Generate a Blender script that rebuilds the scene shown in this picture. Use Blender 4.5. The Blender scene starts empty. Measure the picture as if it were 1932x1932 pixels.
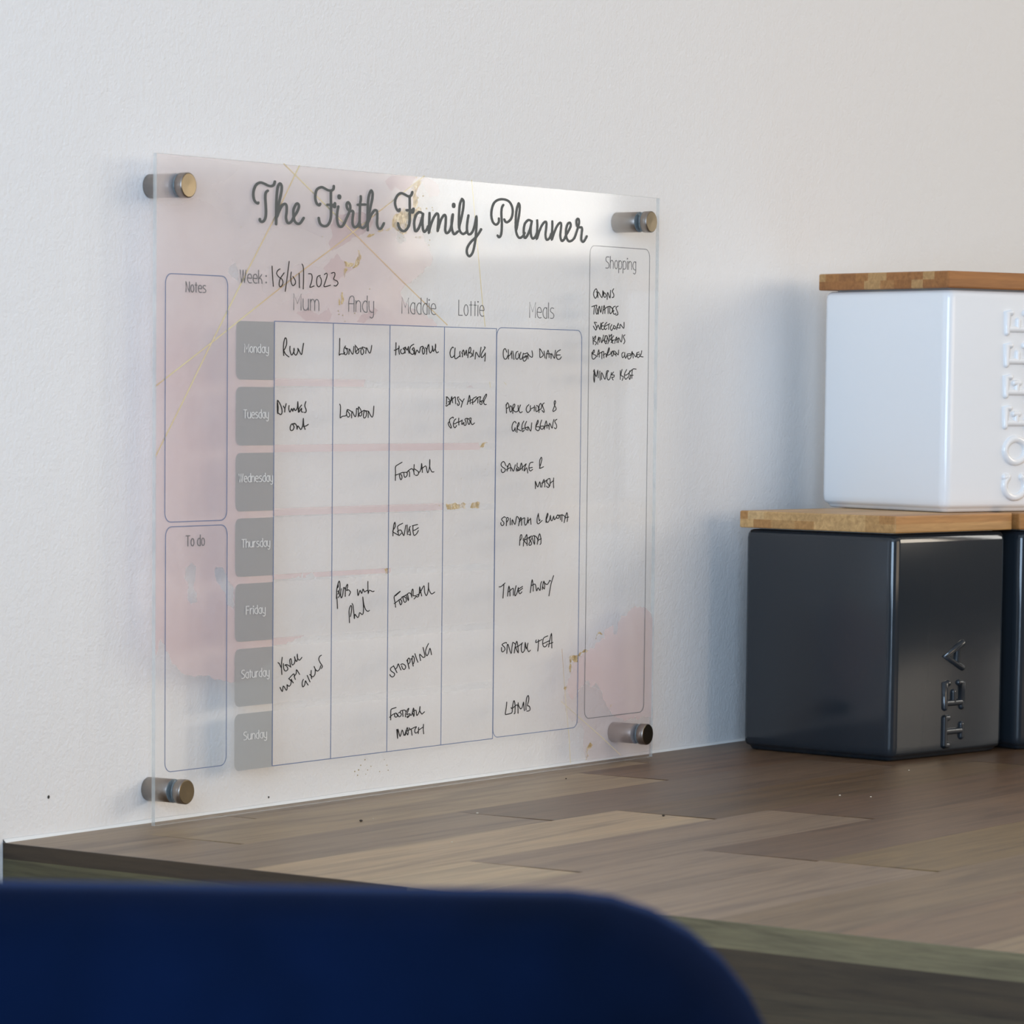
import bpy, bmesh, math, random
from mathutils import Vector, Matrix, noise

sc = bpy.context.scene
col = sc.collection
MM = 0.001
PI = math.pi

# ------------------------------------------------------------ camera
cam_d = bpy.data.cameras.new('camera')
cam = bpy.data.objects.new('camera', cam_d)
col.objects.link(cam)
cr = Vector((0.55696004, -0.83047487, 0.01034401))
cu = Vector((0.06161205, 0.05373412, 0.9966527))
cf = Vector((0.82825085, 0.55445841, -0.08109502))
CAM = Vector((-1.31745, -1.08937, 0.19590))
cam.matrix_world = Matrix(((cr.x, cu.x, -cf.x, CAM.x), (cr.y, cu.y, -cf.y, CAM.y), (cr.z, cu.z, -cf.z, CAM.z), (0, 0, 0, 1)))
cam_d.sensor_width = 36.0
cam_d.sensor_fit = 'HORIZONTAL'
cam_d.lens = 7216.3 / 1932 * 36
cam_d.shift_y = (1323.9 - 966) / 1932
cam_d.clip_start = 0.05
cam_d.dof.use_dof = True
cam_d.dof.focus_distance = 1.88
cam_d.dof.aperture_fstop = 34
sc.camera = cam

# ------------------------------------------------------------ world, lights, exposure
w = bpy.data.worlds.new('world')
sc.world = w
w.use_nodes = True
w.node_tree.nodes['Background'].inputs['Color'].default_value = (0.92, 0.94, 0.96, 1)
w.node_tree.nodes['Background'].inputs['Strength'].default_value = 0.55
sc.view_settings.view_transform = 'Standard'
sc.view_settings.look = 'None'
sc.view_settings.gamma = 1
sc.view_settings.use_curve_mapping = False
sc.view_settings.exposure = 0.0
sc.cycles.transparent_max_bounces = 24
sc.cycles.max_bounces = 8
sc.cycles.diffuse_bounces = 4
sc.cycles.glossy_bounces = 4
sc.cycles.sample_clamp_indirect = 6

def area(name, loc, aim, sx, sy, power, color, spread=180):
    d = bpy.data.lights.new(name, 'AREA')
    d.shape = 'RECTANGLE'; d.size = sx; d.size_y = sy
    d.energy = power; d.color = color; d.spread = math.radians(spread)
    o = bpy.data.objects.new(name, d); col.objects.link(o)
    o.location = loc
    o.rotation_euler = (Vector(aim) - Vector(loc)).to_track_quat('-Z', 'Y').to_euler()
    return o
# daylight in the big left window and the right windows; the front light is an added fill
RX0, RX1, RY1, RZ0, RZ1 = -2.4, 2.6, -3.2, -0.9, 1.5
area('window_daylight_left', (RX0 + 0.03, -1.6, 0.55), (0.6, -1.4, 0.45), 1.5, 1.3, 74, (0.555, 0.755, 1.0))
area('window_daylight_right', (RX1 - 0.02, -2.65, 0.80), (0.2, -0.4, 0.3), 0.9, 0.85, 24, (1.0, 0.88, 0.72))
area('window_daylight_slit', (RX1 - 0.02, -1.575, 0.86), (0, -1.575, 0.86), 0.31, 1.0, 7.4, (0.97, 0.94, 0.88))
area('added_fill_front', (0.4, RY1 + 0.03, 0.62), (0.4, 0, 0.5), 1.9, 1.1, 18, (1.0, 0.75, 0.49))

# ------------------------------------------------------------ helpers
def new_mat(name, base=(0.8, 0.8, 0.8), rough=0.5, metal=0.0, spec=0.5, coat=0.0):
    m = bpy.data.materials.new(name); m.use_nodes = True
    b = m.node_tree.nodes['Principled BSDF']
    b.inputs['Base Color'].default_value = (*base, 1)
    b.inputs['Roughness'].default_value = rough
    b.inputs['Metallic'].default_value = metal
    b.inputs['Specular IOR Level'].default_value = spec
    b.inputs['Coat Weight'].default_value = coat
    return m
def nd(m, t, **kw):
    n = m.node_tree.nodes.new(t)
    for k, v in kw.items():
        if k in n.inputs.keys(): n.inputs[k].default_value = v
        else: setattr(n, k, v)
    return n
def lk(m, a, b): m.node_tree.links.new(a, b)
def bsdf(m): return m.node_tree.nodes['Principled BSDF']
def outp(m): return m.node_tree.nodes['Material Output']
def coords(m, scale=(1, 1, 1), kind='Object'):
    tc = nd(m, 'ShaderNodeTexCoord'); mp = nd(m, 'ShaderNodeMapping')
    mp.inputs['Scale'].default_value = scale
    lk(m, tc.outputs[kind], mp.inputs['Vector'])
    return mp.outputs['Vector']
def srgb(h):
    v = [int(h[i:i + 2], 16) / 255 for i in (0, 2, 4)]
    return tuple(c / 12.92 if c <= 0.04045 else ((c + 0.055) / 1.055) ** 2.4 for c in v)
def ramp(m, fac, stops):
    r = nd(m, 'ShaderNodeValToRGB'); e = r.color_ramp.elements
    while len(e) < len(stops): e.new(0.5)
    for i, (p, c) in enumerate(stops):
        e[i].position = p; e[i].color = (*c, 1) if len(c) == 3 else c
    lk(m, fac, r.inputs['Fac']); return r
def noise_tex(m, vec, scale, detail=4, rough=0.55, dist=0.0):
    n = nd(m, 'ShaderNodeTexNoise'); n.inputs['Scale'].default_value = scale
    n.inputs['Detail'].default_value = detail; n.inputs['Roughness'].default_value = rough
    n.inputs['Distortion'].default_value = dist
    lk(m, vec, n.inputs['Vector']); return n
def bump(m, h, strength, dist):
    b = nd(m, 'ShaderNodeBump'); b.inputs['Strength'].default_value = strength; b.inputs['Distance'].default_value = dist
    lk(m, h, b.inputs['Height']); lk(m, b.outputs['Normal'], bsdf(m).inputs['Normal']); return b
def see_through(m, alpha, tint=(1, 1, 1), glow_through=0.2):
    """mix the surface with clear: thin translucent ink"""
    t = nd(m, 'ShaderNodeBsdfTransparent'); t.inputs['Color'].default_value = (*tint, 1); mx = nd(m, 'ShaderNodeMixShader')
    lk(m, t.outputs[0], mx.inputs[1]); lk(m, mx.outputs[0], outp(m).inputs['Surface'])
    ink = bsdf(m).outputs[0]
    if glow_through:
        tl = nd(m, 'ShaderNodeBsdfTranslucent'); m2 = nd(m, 'ShaderNodeMixShader'); m2.inputs[0].default_value = glow_through
        src_ = bsdf(m).inputs['Base Color']
        if src_.links: lk(m, src_.links[0].from_socket, tl.inputs['Color'])
        else: tl.inputs['Color'].default_value = src_.default_value
        lk(m, bsdf(m).outputs[0], m2.inputs[1]); lk(m, tl.outputs[0], m2.inputs[2]); ink = m2.outputs[0]
    lk(m, ink, mx.inputs[2])
    if isinstance(alpha, float): mx.inputs[0].default_value = alpha
    else: lk(m, alpha, mx.inputs[0])

def link_mesh(name, me, mat=None, parent=None, smooth=False, kind=None, label=None):
    o = bpy.data.objects.new(name, me); col.objects.link(o)
    if mat:
        for q in (mat if isinstance(mat, (list, tuple)) else [mat]): me.materials.append(q)
    if parent: o.parent = parent
    if smooth:
        for p in me.polygons: p.use_smooth = True
    if kind: o['kind'] = kind
    if label: o['label'] = label
    return o
def from_bm(name, bm, mat=None, parent=None, smooth=False, **k):
    me = bpy.data.meshes.new(name); bm.normal_update(); bm.to_mesh(me); bm.free()
    return link_mesh(name, me, mat, parent, smooth, **k)
def from_py(name, vs, fs, mat=None, parent=None, smooth=False, **k):
    me = bpy.data.meshes.new(name); me.from_pydata(vs, [], fs); me.update()
    return link_mesh(name, me, mat, parent, smooth, **k)
def empty(name, loc=(0, 0, 0), rz=0.0, label=None, cat=None, group=None):
    o = bpy.data.objects.new(name, None); col.objects.link(o)
    o.empty_display_size = 0.02; o.location = loc; o.rotation_euler = (0, 0, rz)
    if label: o['label'] = label
    if cat: o['category'] = cat
    if group: o['group'] = group
    return o
def box_bm(x0, x1, y0, y1, z0, z1, bev=0.0, seg=2):
    bm = bmesh.new(); bmesh.ops.create_cube(bm, size=1)
    for v in bm.verts:
        v.co = Vector(((x0 + x1) / 2 + v.co.x * (x1 - x0), (y0 + y1) / 2 + v.co.y * (y1 - y0), (z0 + z1) / 2 + v.co.z * (z1 - z0)))
    if bev: bmesh.ops.bevel(bm, geom=bm.edges[:], offset=bev, segments=seg, affect='EDGES', profile=0.5)
    return bm
def lathe(profile, seg=48, axis='Y'):
    """profile: list of (r, t); t runs along -Y from the wall"""
    bm = bmesh.new(); rings = []
    for r, t in profile:
        if r < 1e-7: rings.append([bm.verts.new((0, -t, 0))]); continue
        rings.append([bm.verts.new((r * math.cos(2 * PI * k / seg), -t, r * math.sin(2 * PI * k / seg))) for k in range(seg)])
    for a, b in zip(rings, rings[1:]):
        for k in range(seg):
            q = [a[k % len(a)], a[(k + 1) % len(a)], b[(k + 1) % len(b)], b[k % len(b)]]
            u = []
            for v in q:
                if v not in u: u.append(v)
            if len(u) > 2: bm.faces.new(u)
    bmesh.ops.recalc_face_normals(bm, faces=bm.faces[:])
    return bm

# ------------------------------------------------------------ room shell
m_wall = new_mat('wall_paint', (0.80, 0.80, 0.80), 0.62, spec=0.3)
v = coords(m_wall)
n1 = noise_tex(m_wall, v, 520, 3, 0.6); n2 = noise_tex(m_wall, v, 130, 3, 0.5)
ad = nd(m_wall, 'ShaderNodeMath', operation='ADD'); lk(m_wall, n1.outputs[0], ad.inputs[0]); lk(m_wall, n2.outputs[0], ad.inputs[1])
bump(m_wall, ad.outputs[0], 0.45, 0.0007)
m_side = new_mat('side_wall_paint', srgb('9b948c'), 0.7)
m_dim = new_mat('kitchen_side_paint', srgb('6a625a'), 0.7)
m_ceil = new_mat('ceiling_paint', (0.82, 0.81, 0.79), 0.8)
m_floor = new_mat('floor_boards', srgb('6f5a47'), 0.45)
vv = coords(m_floor, (1.2, 9, 1)); nf = noise_tex(m_floor, vv, 3, 5)
rf = ramp(m_floor, nf.outputs[0], [(0.3, srgb('57432f')), (0.7, srgb('86705a'))]); lk(m_floor, rf.outputs[0], bsdf(m_floor).inputs['Base Color'])
def struct(name, bm, m): 
    o = from_bm(name, bm, m); o['kind'] = 'structure'; return o
wall_back = struct('wall_back', box_bm(RX0, RX1, 0, 0.12, RZ0, RZ1), m_wall)
struct('floor', box_bm(RX0 - .12, RX1 + .12, RY1 - .12, .12, RZ0 - 0.05, RZ0), m_floor)
struct('ceiling', box_bm(RX0 - .12, RX1 + .12, RY1 - .12, .12, RZ1, RZ1 + 0.05), m_ceil)
def wall_with_hole(name, axis, pos, thick, a0, a1, h0, h1, b0, b1, mat, second=None):
    """wall in the plane axis=pos with a rectangular opening a in (h0,h1), z in (b0,b1)"""
    bm = bmesh.new()
    parts = [(a0, h0, RZ0, RZ1), (h1, a1, RZ0, RZ1), (h0, h1, RZ0, b0), (h0, h1, b1, RZ1)]
    if second:
        g0, g1, c0, c1 = second
        parts[0] = (g1, h0, RZ0, RZ1); parts += [(a0, g0, RZ0, RZ1), (g0, g1, RZ0, c0), (g0, g1, c1, RZ1)]
    for (p0, p1, q0, q1) in parts:
        t = box_bm(pos, pos + thick, p0, p1, q0, q1) if axis == 'x' else box_bm(p0, p1, pos, pos + thick, q0, q1)
        me = bpy.data.meshes.new('tmp'); t.to_mesh(me); t.free(); bm.from_mesh(me); bpy.data.meshes.remove(me)
    return struct(name, bm, mat)
wall_with_hole('wall_left', 'x', RX0 - .12, .12, RY1, 0, -2.35, -0.85, -0.1, 1.2, m_side)
wall_right = wall_with_hole('wall_right', 'x', RX1, .12, RY1, 0, -1.73, -1.42, 0.36, 1.36, m_dim, (-3.12, -2.18, 0.36, 1.24))
wall_with_hole('wall_front', 'y', RY1 - .12, .12, RX0, RX1, -0.55, 1.35, 0.07, 1.17, m_dim)
m_frame = new_mat('window_frame_white', (0.8, 0.8, 0.78), 0.4)
def window(name, axis, pos, a0, a1, z0, z1, nbar):
    bm = bmesh.new(); f = 0.035
    rects = [(a0, a0 + f, z0, z1), (a1 - f, a1, z0, z1), (a0, a1, z0, z0 + f), (a0, a1, z1 - f, z1)]
    for k in range(nbar):
        c = a0 + (a1 - a0) * (k + 1) / (nbar + 1); rects.append((c - .015, c + .015, z0, z1))
    for p0, p1, q0, q1 in rects:
        t = box_bm(pos, pos + .04, p0, p1, q0, q1) if axis == 'x' else box_bm(p0, p1, pos, pos + .04, q0, q1)
        me = bpy.data.meshes.new('tmp'); t.to_mesh(me); t.free(); bm.from_mesh(me); bpy.data.meshes.remove(me)
    return struct(name, bm, m_frame)
window('window_1', 'x', RX0 - .08, -2.35, -0.85, -0.1, 1.2, 1)
window('window_2', 'x', RX1 + .04, -1.73, -1.42, 0.36, 1.36, 0)
window('window_3', 'y', RY1 - .08, -0.55, 1.35, 0.07, 1.17, 1)  # unseen window, framed round the added front fill
window('window_4', 'x', RX1 + .04, -3.12, -2.18, 0.36, 1.24, 1)
# bead of white sealant where the worktop meets the wall
m_bead = new_mat('sealant', (0.82, 0.83, 0.82), 0.35)
bm = bmesh.new()
N = 60; pr = [(0, 2.6), (-0.7, 2.1), (-1.2, 1.2), (-2.2, 0.6), (-3.0, 0.12), (0, 0.12)]
rg = []
for i in range(N + 1):
    x = -82 + (1400 + 82) * i / N; s = 0.55 + 0.25 * noise.noise(Vector((x * 0.02, 0, 0)))
    rg.append([bm.verts.new((x * MM, y * s * MM, z * s * MM)) for y, z in pr])
for a, b in zip(rg, rg[1:]):
    for k in range(len(pr)): bm.faces.new((a[k], a[(k + 1) % len(pr)], b[(k + 1) % len(pr)], b[k]))
o = from_bm('trim_1', bm, m_bead, smooth=True); o['kind'] = 'structure'
# small dark nail marks on the wall
m_speck = new_mat('nail_mark', (0.03, 0.028, 0.025), 0.8)
bm = bmesh.new()
for x, z, r in ((-52.4, 17.3, .8), (105, 4.2, .55), (-20, 420, .5)):
    bmesh.ops.create_circle(bm, cap_ends=True, segments=12, radius=r * MM, matrix=Matrix.Translation((x * MM, -0.00012, z * MM)) @ Matrix.Rotation(PI / 2, 4, 'X'))
from_bm('nail_mark', bm, m_speck, wall_back)

# ------------------------------------------------------------ worktop
m_wood = new_mat('worktop_wood', (0.3, 0.22, 0.16), 0.42, spec=0.45)
oi = nd(m_wood, 'ShaderNodeObjectInfo')
v = coords(m_wood, (1, 1, 1), 'Object')
mp = nd(m_wood, 'ShaderNodeMapping'); mp.inputs['Scale'].default_value = (4.5, 60, 60); 
va = nd(m_wood, 'ShaderNodeVectorMath', operation='ADD'); sx = nd(m_wood, 'ShaderNodeCombineXYZ')
mu = nd(m_wood, 'ShaderNodeMath', operation='MULTIPLY'); mu.inputs[1].default_value = 37.0
lk(m_wood, oi.outputs['Random'], mu.inputs[0]); lk(m_wood, mu.outputs[0], sx.inputs[0]); lk(m_wood, mu.outputs[0], sx.inputs[1])
lk(m_wood, v, va.inputs[0]); lk(m_wood, sx.outputs[0], va.inputs[1]); lk(m_wood, va.outputs[0], mp.inputs['Vector'])
g1 = noise_tex(m_wood, mp.outputs[0], 1.0, 6, 0.6, 1.6)
g2 = noise_tex(m_wood, mp.outputs[0], 5.0, 5, 0.6, 0.4)
r1 = ramp(m_wood, g1.outputs[0], [(0.30, (0.62, 0.60, 0.60)), (0.52, (1.0, 1.0, 1.0)), (0.75, (1.18, 1.14, 1.08))])
r2 = ramp(m_wood, g2.outputs[0], [(0.35, (0.86, 0.85, 0.85)), (0.65, (1.08, 1.08, 1.08))])
x1 = nd(m_wood, 'ShaderNodeMix', data_type='RGBA', blend_type='MULTIPLY'); x1.inputs['Factor'].default_value = 1
lk(m_wood, r1.outputs[0], x1.inputs['A']); lk(m_wood, r2.outputs[0], x1.inputs['B'])
x2 = nd(m_wood, 'ShaderNodeMix', data_type='RGBA', blend_type='MULTIPLY'); x2.inputs['Factor'].default_value = 1
lk(m_wood, oi.outputs['Color'], x2.inputs['A']); lk(m_wood, x1.outputs['Result'], x2.inputs['B'])
lk(m_wood, x2.outputs['Result'], bsdf(m_wood).inputs['Base Color'])
bump(m_wood, g2.outputs[0], 0.12, 0.0004)
m_edge = m_wood.copy(); m_edge.name = 'worktop_edge_wood'
for n_ in m_edge.node_tree.nodes:
    if n_.type == 'MAPPING' and tuple(round(q) for q in n_.inputs['Scale'].default_value) == (4, 60, 60): n_.inputs['Scale'].default_value = (60, 9, 160)
m_core = new_mat('worktop_core', srgb('6b5a48'), 0.7)

SK = -24.7 / 497.0            # the left end is cut slightly out of square
def endx(y): return -82.4 + (-y) * SK
top = empty('worktop', (-0.08, 0, 0), 0, 'brown wood-block kitchen worktop with a dark banded end edge, along the white wall', 'worktop')
OFF = Vector((0.08, 0, 0))
YB, XR = -720.0, 1400.0
TH = 42.0
bm = bmesh.new()
def prism_xy(bm, pts, z0, z1):
    a = [bm.verts.new((x * MM + OFF.x, y * MM, z0 * MM)) for x, y in pts]; b = [bm.verts.new((x * MM + OFF.x, y * MM, z1 * MM)) for x, y in pts]
    n = len(pts)
    bm.faces.new(a[::-1]); bm.faces.new(b)
    for k in range(n): bm.faces.new((a[k], a[(k + 1) % n], b[(k + 1) % n], b[k]))
prism_xy(bm, [(endx(YB) + 1.2, YB + 1), (XR, YB + 1), (XR, -0.2), (endx(0) + 1.2, -0.2)], -TH + 0.3, -2.0)
from_bm('core', bm, m_core, top)
def stave(pts, z0, z1, c, name='stave', mat=None):
    bm = bmesh.new(); prism_xy(bm, pts, z0, z1)
    bmesh.ops.recalc_face_normals(bm, faces=bm.faces[:])
    o = from_bm(name, bm, mat or m_wood, top)
    k = 1.0 if name != 'stave' else 1.27 if pts[1][0] < 300 else 1.0  # left staves brightened: the window reflection there is partly put into their colour
    o.color = (*[q * k * t_ for q, t_ in zip(srgb(c), (1.0, .92, .76))], 1)
    return o
rows = [0, -28, -83, -138, -193, -250, -308, -365, -420, -476, -532, -590, -650, -720]
# per row: list of (x end, colour)
spec = [
    [(60, '7b6c5d'), (400, '85735f'), (760, '6f5a48'), (1400, '65503f')],
    [(-20, '77685a'), (330, '8f7e68'), (640, '6a5443'), (1000, '5f4b3c'), (1400, '6d5847')],
    [(140, '75675a'), (470, '69584b'), (820, '5d4939'), (1400, '64503f')],
    [(193, '968570'), (520, '66533f'), (900, '5a4535'), (1400, '6a5442')],
    [(-10, '9a8a74'), (240, '79695c'), (600, '685344'), (1400, '5d4838')],
    [(84, '7d6d60'), (420, '705b4b'), (780, '67503f'), (1400, '6c5644')],
    [(84, '7f6f62'), (380, '7f6b4c'), (700, '6e5a44'), (1400, '645040')],
    [(250, '73624f'), (600, '6f5643'), (1400, '65503f')],
    [(40, '6f5c4b'), (400, '7d644d'), (1400, '6b5442')],
    [(160, '7f6f5c'), (1400, '6b5644')], [(20, '75624f'), (1400, '705c48')], [(200, '7d6c58'), (1400, '6f5a46')], [(1400, '76634f')],
]
for i, sp in enumerate(spec):
    y1, y0 = rows[i] - (0.2 if i == 0 else 0.02), rows[i + 1] + 0.02
    x = None
    for xe, c in sp:
        l0 = endx(y0) + 0.9 if x is None else x + 0.02 + (y0 - y1) * -SK * 0
        l1 = endx(y1) + 0.9 if x is None else x + 0.02
        k = 0 if xe > 1300 else (y1 - y0) * SK * 1.2
        stave([(l0, y0), (xe + k, y0), (xe, y1), (l1, y1)], -2.0, 0.0 if (i * 7 + int(xe)) % 3 else -0.012, c)
        # keep the joint parallel to the end
        x = xe
# end staves: laminated edge in three layers
for (ya, yb, lay) in (
    (-0.2, -221, [(-6.8, '3d3226'), (-18, '56533f'), (-TH, '3a3023')]),
    (-221, -YB * -1, [(-10.2, '726b56'), (-24, '40362a'), (-TH, '463d30')])):
    z1 = -0.02
    for z0, c in lay:
        stave([(endx(yb), yb), (endx(yb) + 0.86, yb), (endx(ya) + 0.86, ya), (endx(ya), ya)], z0, z1, c, 'edge_stave', m_edge)
        z1 = z0
# crumbs on the worktop
m_crumb = new_mat('crumb', srgb('cfc6b4'), 0.8); m_crumbd = new_mat('crumb_dark', srgb('3b3128'), 0.8)
for nm, mat, lst in (('crumbs', m_crumb, ((140, -95, .7), (318, -188, .6), (322, -203, .5), (420, -240, .6), (428, -236, .5), (452, -155, .4), (520, -260, .4), (40, -150, .5), (92, -70, .4))),
                     ('dark_crumbs', m_crumbd, ((80, -72, .9), (186, -168, .8), (300, -40, .5)))):
    bm = bmesh.new()
    for x, y, r in lst:
        bmesh.ops.create_icosphere(bm, subdivisions=1, radius=r * MM, matrix=Matrix.Translation((x * MM, y * MM, r * .5 * MM)) @ Matrix.Diagonal((1, 1, .6, 1)))
    o = from_bm(nm, bm, mat, kind='stuff')
    o['label'] = 'tiny pale crumbs scattered on the brown worktop' if nm == 'crumbs' else 'tiny dark specks on the brown worktop below the planner'
    o['category'] = 'crumbs'

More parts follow.
